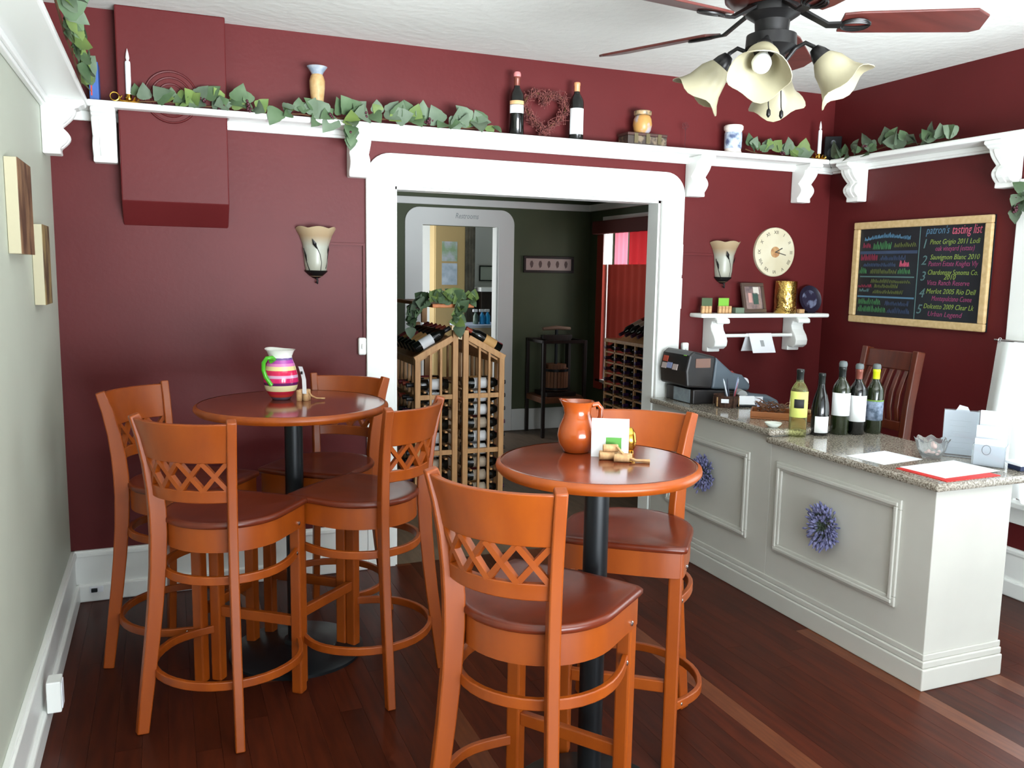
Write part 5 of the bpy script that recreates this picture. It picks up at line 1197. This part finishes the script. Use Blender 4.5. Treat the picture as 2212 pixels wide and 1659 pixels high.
# second rack, against the wall by the curtained window: necks point into the room
QX0, QX1, QY0, QY1 = 4.10, 4.44, 1.30, 2.34
q = thing('wine_rack', 'pine bottle rack standing by the red curtained window', 'wine rack', (QX0, QY0, 0))
LQ = QY1-QY0; cols = 6; cw = LQ/cols
for k in range(cols+1):
    for x in (0.0, QX1-QX0-0.02):
        MB().box(x, x+0.02, k*cw-0.011, k*cw+0.011, 0, 1.0).build('post', M_PINE, q, bevel=0.002)
for r in range(10):
    for x in (0.0, QX1-QX0-0.02): MB().box(x, x+0.02, 0, LQ, 0.055+r*0.0945, 0.068+r*0.0945).build('rail', M_PINE, q)
MB().box(-0.01, QX1-QX0, -0.01, LQ+0.01, 1.0, 1.03).build('top_board', M_PINE, q, bevel=0.003)
for k in range(cols):
    for r in range(10):
        if k < 2 or r < 2: continue
        y = QY0+(k+0.5)*cw; z = 0.108+r*0.0945
        mw = frame_m((QX1-0.10, y, z), (-1, 0, 0), (0, -1, 0), (0, 0, 1))
        rack_bottle('bottle in the rack by the red curtain, %s column, %s row' % (['', '', 'nearest visible', 'third', 'second', 'farthest'][k], ['', '', 'eighth', 'seventh', 'sixth', 'fifth', 'fourth', 'third', 'second', 'top'][r]), GR2, mw, 3 if k > 3 else 4)
for k in range(4):
    d = Vector((-0.90, 0, -0.43)); n_ = Vector((-0.43, 0, 0.90))
    rack_bottle('bottle tilted on top of the curtain-side rack, %s' % ['nearest the doorway jamb', 'second from the jamb', 'third from the jamb', 'farthest from the jamb'][k], 'bottles tilted on the window rack', frame_m(Vector((4.32, 1.72+0.1*k, 1.205)), d, n_.cross(d), n_), 3)
MB().prism([(0, 0), (0.30, 0), (0.30, 0.15)], lambda p: (p[0]+0.01, 0.28, 1.03+p[1]), lambda p: (p[0]+0.01, LQ-0.2, 1.03+p[1])).build('slope_block', M_PINE, q)

# side table with an antique press
tb = thing('press_stand', 'dark wooden stand against the green wall', 'stand', (3.84, 3.09, 0))
TWX, TWY, THZ = 0.44, 0.40, 0.95
for (x, y) in ((0, 0), (TWX, 0), (0, TWY), (TWX, TWY)): MB().box(x-0.016, x+0.016, y-0.016, y+0.016, 0, THZ).build('leg', M_DKWOOD, tb, bevel=0.003)
MB().box(-0.016, TWX+0.016, -0.012, 0.012, THZ-0.03, THZ).box(-0.016, TWX+0.016, TWY-0.012, TWY+0.012, THZ-0.03, THZ).box(-0.012, 0.012, 0.012, TWY-0.012, THZ-0.03, THZ).box(TWX-0.012, TWX+0.012, 0.012, TWY-0.012, THZ-0.03, THZ).build('top_frame', M_DKWOOD, tb, bevel=0.003)
MB().box(-0.014, TWX+0.014, -0.014, TWY+0.014, 0.335, 0.39).build('shelf', mat('brown_wood_shelf', (120, 74, 44), 0.5, c2=(94, 54, 32), scale=8), tb, bevel=0.004)
pr = thing('wine_press', 'small antique wine press on the dark stand', 'wine press', (4.06, 3.29, 0.3905))
MB().box(-0.16, 0.16, -0.15, 0.15, 0, 0.04).build('base', M_DKWOOD, pr, bevel=0.004)
M_STAVE = mat('worn_stave', (138, 92, 62), 0.6, c2=(104, 66, 44), scale=14, stretch=(3, 3, 0.5))
for k in range(22):
    a = 2*PI*k/22
    MB().box(-0.0155, 0.0155, -0.006, 0.006, 0.05, 0.27).build('stave', M_STAVE, pr, loc=(0.118*math.cos(a), 0.118*math.sin(a), 0), bevel=0.002).rotation_euler = (0, 0, a+PI/2)
MB().lathe([(0.128, 0.24), (0.130, 0.265), (0.122, 0.265), (0.122, 0.24)], 30).build('hoop', M_BLACKM, pr, smooth=30)
MB().lathe([(0.128, 0.055), (0.130, 0.08), (0.122, 0.08), (0.122, 0.055)], 30).build('hoop', M_BLACKM, pr, smooth=30)
MB().lathe([(0, 0.27), (0.105, 0.27), (0.105, 0.31), (0, 0.31)], 28).build('press_block', M_STAVE, pr, smooth=30)
for x in (-0.14, 0.14): MB().box(x-0.014, x+0.014, -0.02, 0.02, 0.04, 0.60).build('upright', M_DKWOOD, pr, bevel=0.003)
MB().prism([(-0.16, 0.60), (-0.16, 0.56), (-0.05, 0.53), (0.05, 0.53), (0.16, 0.56), (0.16, 0.60)], lambda p: (p[0], -0.03, p[1]), lambda p: (p[0], 0.03, p[1])).build('cross_beam', M_DKWOOD, pr, bevel=0.004)
MB().tube([(0, 0, 0.31), (0, 0, 0.66)], 0.016, 12).build('screw', M_BLACKM, pr, smooth=60)
MB().tube([(-0.15, 0, 0.66), (0, 0, 0.67), (0.15, 0, 0.66)], [0.016, 0.022, 0.016], 10).build('handle', mat('worn_handle', (120, 96, 78), 0.6), pr, smooth=60)
# framed print on the green wall
fp = thing('framed_print', 'narrow framed print on the green wall', 'picture', (3.795, YF-0.001, 1.60))
FW_, FH_ = 0.555, 0.165
for (x0, x1, z0, z1) in ((0, FW_, 0, 0.024), (0, FW_, FH_-0.024, FH_), (0, 0.024, 0.024, FH_-0.024), (FW_-0.024, FW_, 0.024, FH_-0.024)):
    MB().box(x0, x1, -0.022, 0, z0, z1).build('frame_rail', M_DKWOOD, fp, bevel=0.003)
MB().box(0.02, FW_-0.02, -0.008, -0.002, 0.02, FH_-0.02).build('print', mat('pinkish_mat_board', (188, 168, 160), 0.4), fp)
for k in range(5): MB().prism([(0, 0), (0.018, 0.015), (0.024, 0.05), (0.012, 0.075), (-0.006, 0.07), (-0.014, 0.04)], lambda p, k=k: (0.085+k*0.095+p[0], -0.0085, 0.045+p[1]), lambda p, k=k: (0.085+k*0.095+p[0], -0.0095, 0.045+p[1])).build('figure', mat('brown_print_figure', (104, 84, 80), 0.6), fp)
# red window dressing
M_REDC = translucent('red_cloth', (160, 44, 40), (176, 40, 46), 0.32, 0.9)
M_REDL = translucent('red_brown_cloth', (164, 62, 46), (150, 50, 40), 0.10, 0.9)
M_REDD = mat('dark_red_valance', (96, 34, 26), 0.8)
M_PINKS = translucent('pink_sheer', (226, 150, 160), (236, 130, 150), 0.6, 0.9)
def cloth(parent, nm, mt, x, y0, y1, z0, z1, amp, waves, nu=60):
    vs = []; fs = []
    for j in range(2):
        for i in range(nu+1):
            u = i/nu; vs.append((x+amp*math.sin(u*waves), y0+(y1-y0)*u, z0 if j == 0 else z1))
    for i in range(nu): fs.append((i, i+1, nu+2+i, nu+1+i))
    return MB().add(vs, fs).build(nm, mt, parent, smooth=80)
rc = thing('red_curtains', 'red curtains with dark valance over the rear window', 'curtain', (RX1-0.03, 0, 0))
cloth(rc, 'lower_curtain', M_REDL, -0.05, GY0-0.1, GY1-0.135, GZ0-0.05, 1.69, 0.012, 60)
cloth(rc, 'upper_curtain', M_REDC, -0.045, GY0-0.1, 2.62, 1.69, 2.02, 0.012, 40)
cloth(rc, 'pink_sheer', M_PINKS, -0.05, 2.62, 2.86, 1.69, 2.02, 0.006, 18)
cloth(rc, 'white_sheer', M_SHEER, -0.048, 2.92, 3.10, 1.69, 2.02, 0.006, 16)
MB().box(-0.10, -0.03, GY0-0.15, GY1+0.14, 1.985, 2.11).build('valance', M_REDD, rc, bevel=0.01)
MB().box(-0.03, 0.005, GY1+0.02, GY1+0.15, GZ0-0.1, 1.98).build('side_panel', M_REDL, rc)

# ================================================================= BACK OFFICE
yd = thing('yellow_cabinet', 'tall tan cupboard with two notices in the back office', 'cupboard', (3.31, 5.0, 0))
MB().box(0, 0.37, 0, 0.18, 0, 2.35).build('carcass', mat('tan_paint', (172, 148, 100), 0.5), yd, bevel=0.005)
MB().box(0.01, 0.36, -0.018, 0, 0.06, 2.30).build('door', mat('tan_paint', (172, 148, 100), 0.5), yd, bevel=0.004)
MB().ball((0.335, -0.03, 1.0), 0.014, 10).build('knob', M_BRASS, yd, smooth=60)
for (z0, z1, c, c2_, lab) in ((1.712, 1.935, (176, 180, 190), (130, 156, 120), 'upper notice pinned to the tan cupboard'), (1.445, 1.69, (186, 198, 210), (150, 166, 180), 'lower notice pinned to the tan cupboard')):
    tag(MB().box(3.395, 3.578, 4.9795, 4.9815, z0, z1).build('notice', mat('notice_%d' % c[1], c, 0.6, c2=c2_, scale=10)), lab, 'notice')
gcu = thing('hanging_coat', 'grey cloth hanging beside the tan cupboard', 'cloth', (3.70, 5.12, 0.9))
cl = MB(); vs = []; fs = []
for j in range(9):
    for i in range(25):
        u = i/24; vs.append((u*0.14, -0.03*math.sin(u*PI)+0.012*math.sin(u*22+j*0.2), 1.22*j/8))
for j in range(8):
    for i in range(24): fs.append((j*25+i, j*25+i+1, (j+1)*25+i+1, (j+1)*25+i))
cl.add(vs, fs).build('cloth', mat('grey_cloth', (140, 134, 120), 0.9, c2=(112, 108, 98), scale=12), gcu, smooth=80)
MB().tube([(-0.01, 0, 1.225), (0.15, 0, 1.225)], 0.006, 8).build('hanger_rod', M_STEEL, gcu, smooth=60)
fr = thing('framed_certificate', 'black framed certificate above the office desk', 'picture', (3.96, 5.298, 1.49))
for (x0, x1, z0, z1) in ((0, 0.24, 0, 0.012), (0, 0.24, 0.172, 0.184), (0, 0.012, 0.012, 0.172), (0.228, 0.24, 0.012, 0.172)): MB().box(x0, x1, -0.016, 0, z0, z1).build('frame_rail', M_BLACKM, fr)
MB().box(0.01, 0.23, -0.008, -0.002, 0.01, 0.174).build('sheet', mat('pale_sheet', (196, 206, 198), 0.4), fr)
dk = thing('office_desk', 'tan office desk with pale top seen through the far door', 'desk', (3.50, 4.42, 0))
MB().box(0.0, 1.2, 0, 0.5, 0, 0.99).build('body', mat('tan_desk', (196, 176, 148), 0.5), dk, bevel=0.004)
MB().box(-0.02, 1.22, -0.03, 0.52, 0.99, 1.02).build('desk_top', mat('pale_blue_top', (196, 208, 232), 0.25), dk, bevel=0.004)
hu = thing('wall_cupboard', 'dark brown hutch behind the blue bottles', 'cupboard', (3.88, 4.98, 0.0))
MB().box(0, 0.8, 0, 0.25, 0, 1.37).build('body', M_DKWOOD, hu, bevel=0.004)
MB().box(-0.02, 0.82, -0.03, 0.25, 1.3705, 1.42).build('top', M_WHITE, hu, bevel=0.004)
M_BLUEB = mat('blue_plastic', (40, 140, 196), 0.2)
for i, (x, c, lab) in enumerate(((3.66, (70, 90, 80), 'dark green spray bottle on the office desk'), (3.735, (40, 140, 200), 'blue spray bottle, left of the pair on the office desk'), (3.80, (30, 150, 210), 'blue spray bottle, right of the pair on the office desk'))):
    t = thing('spray_bottle', lab, 'bottle', (x, 4.56, 1.0205), group='spray bottles on the office desk')
    MB().lathe([(0, 0), (0.030, 0), (0.032, 0.01), (0.030, 0.09), (0.014, 0.12), (0.011, 0.135), (0, 0.135)], 20).build('body', mat('spray_%d' % c[0], c, 0.2), t, smooth=50)
    MB().box(-0.035, 0.02, -0.012, 0.012, 0.135, 0.165).build('trigger_head', M_PAPER, t, bevel=0.004)
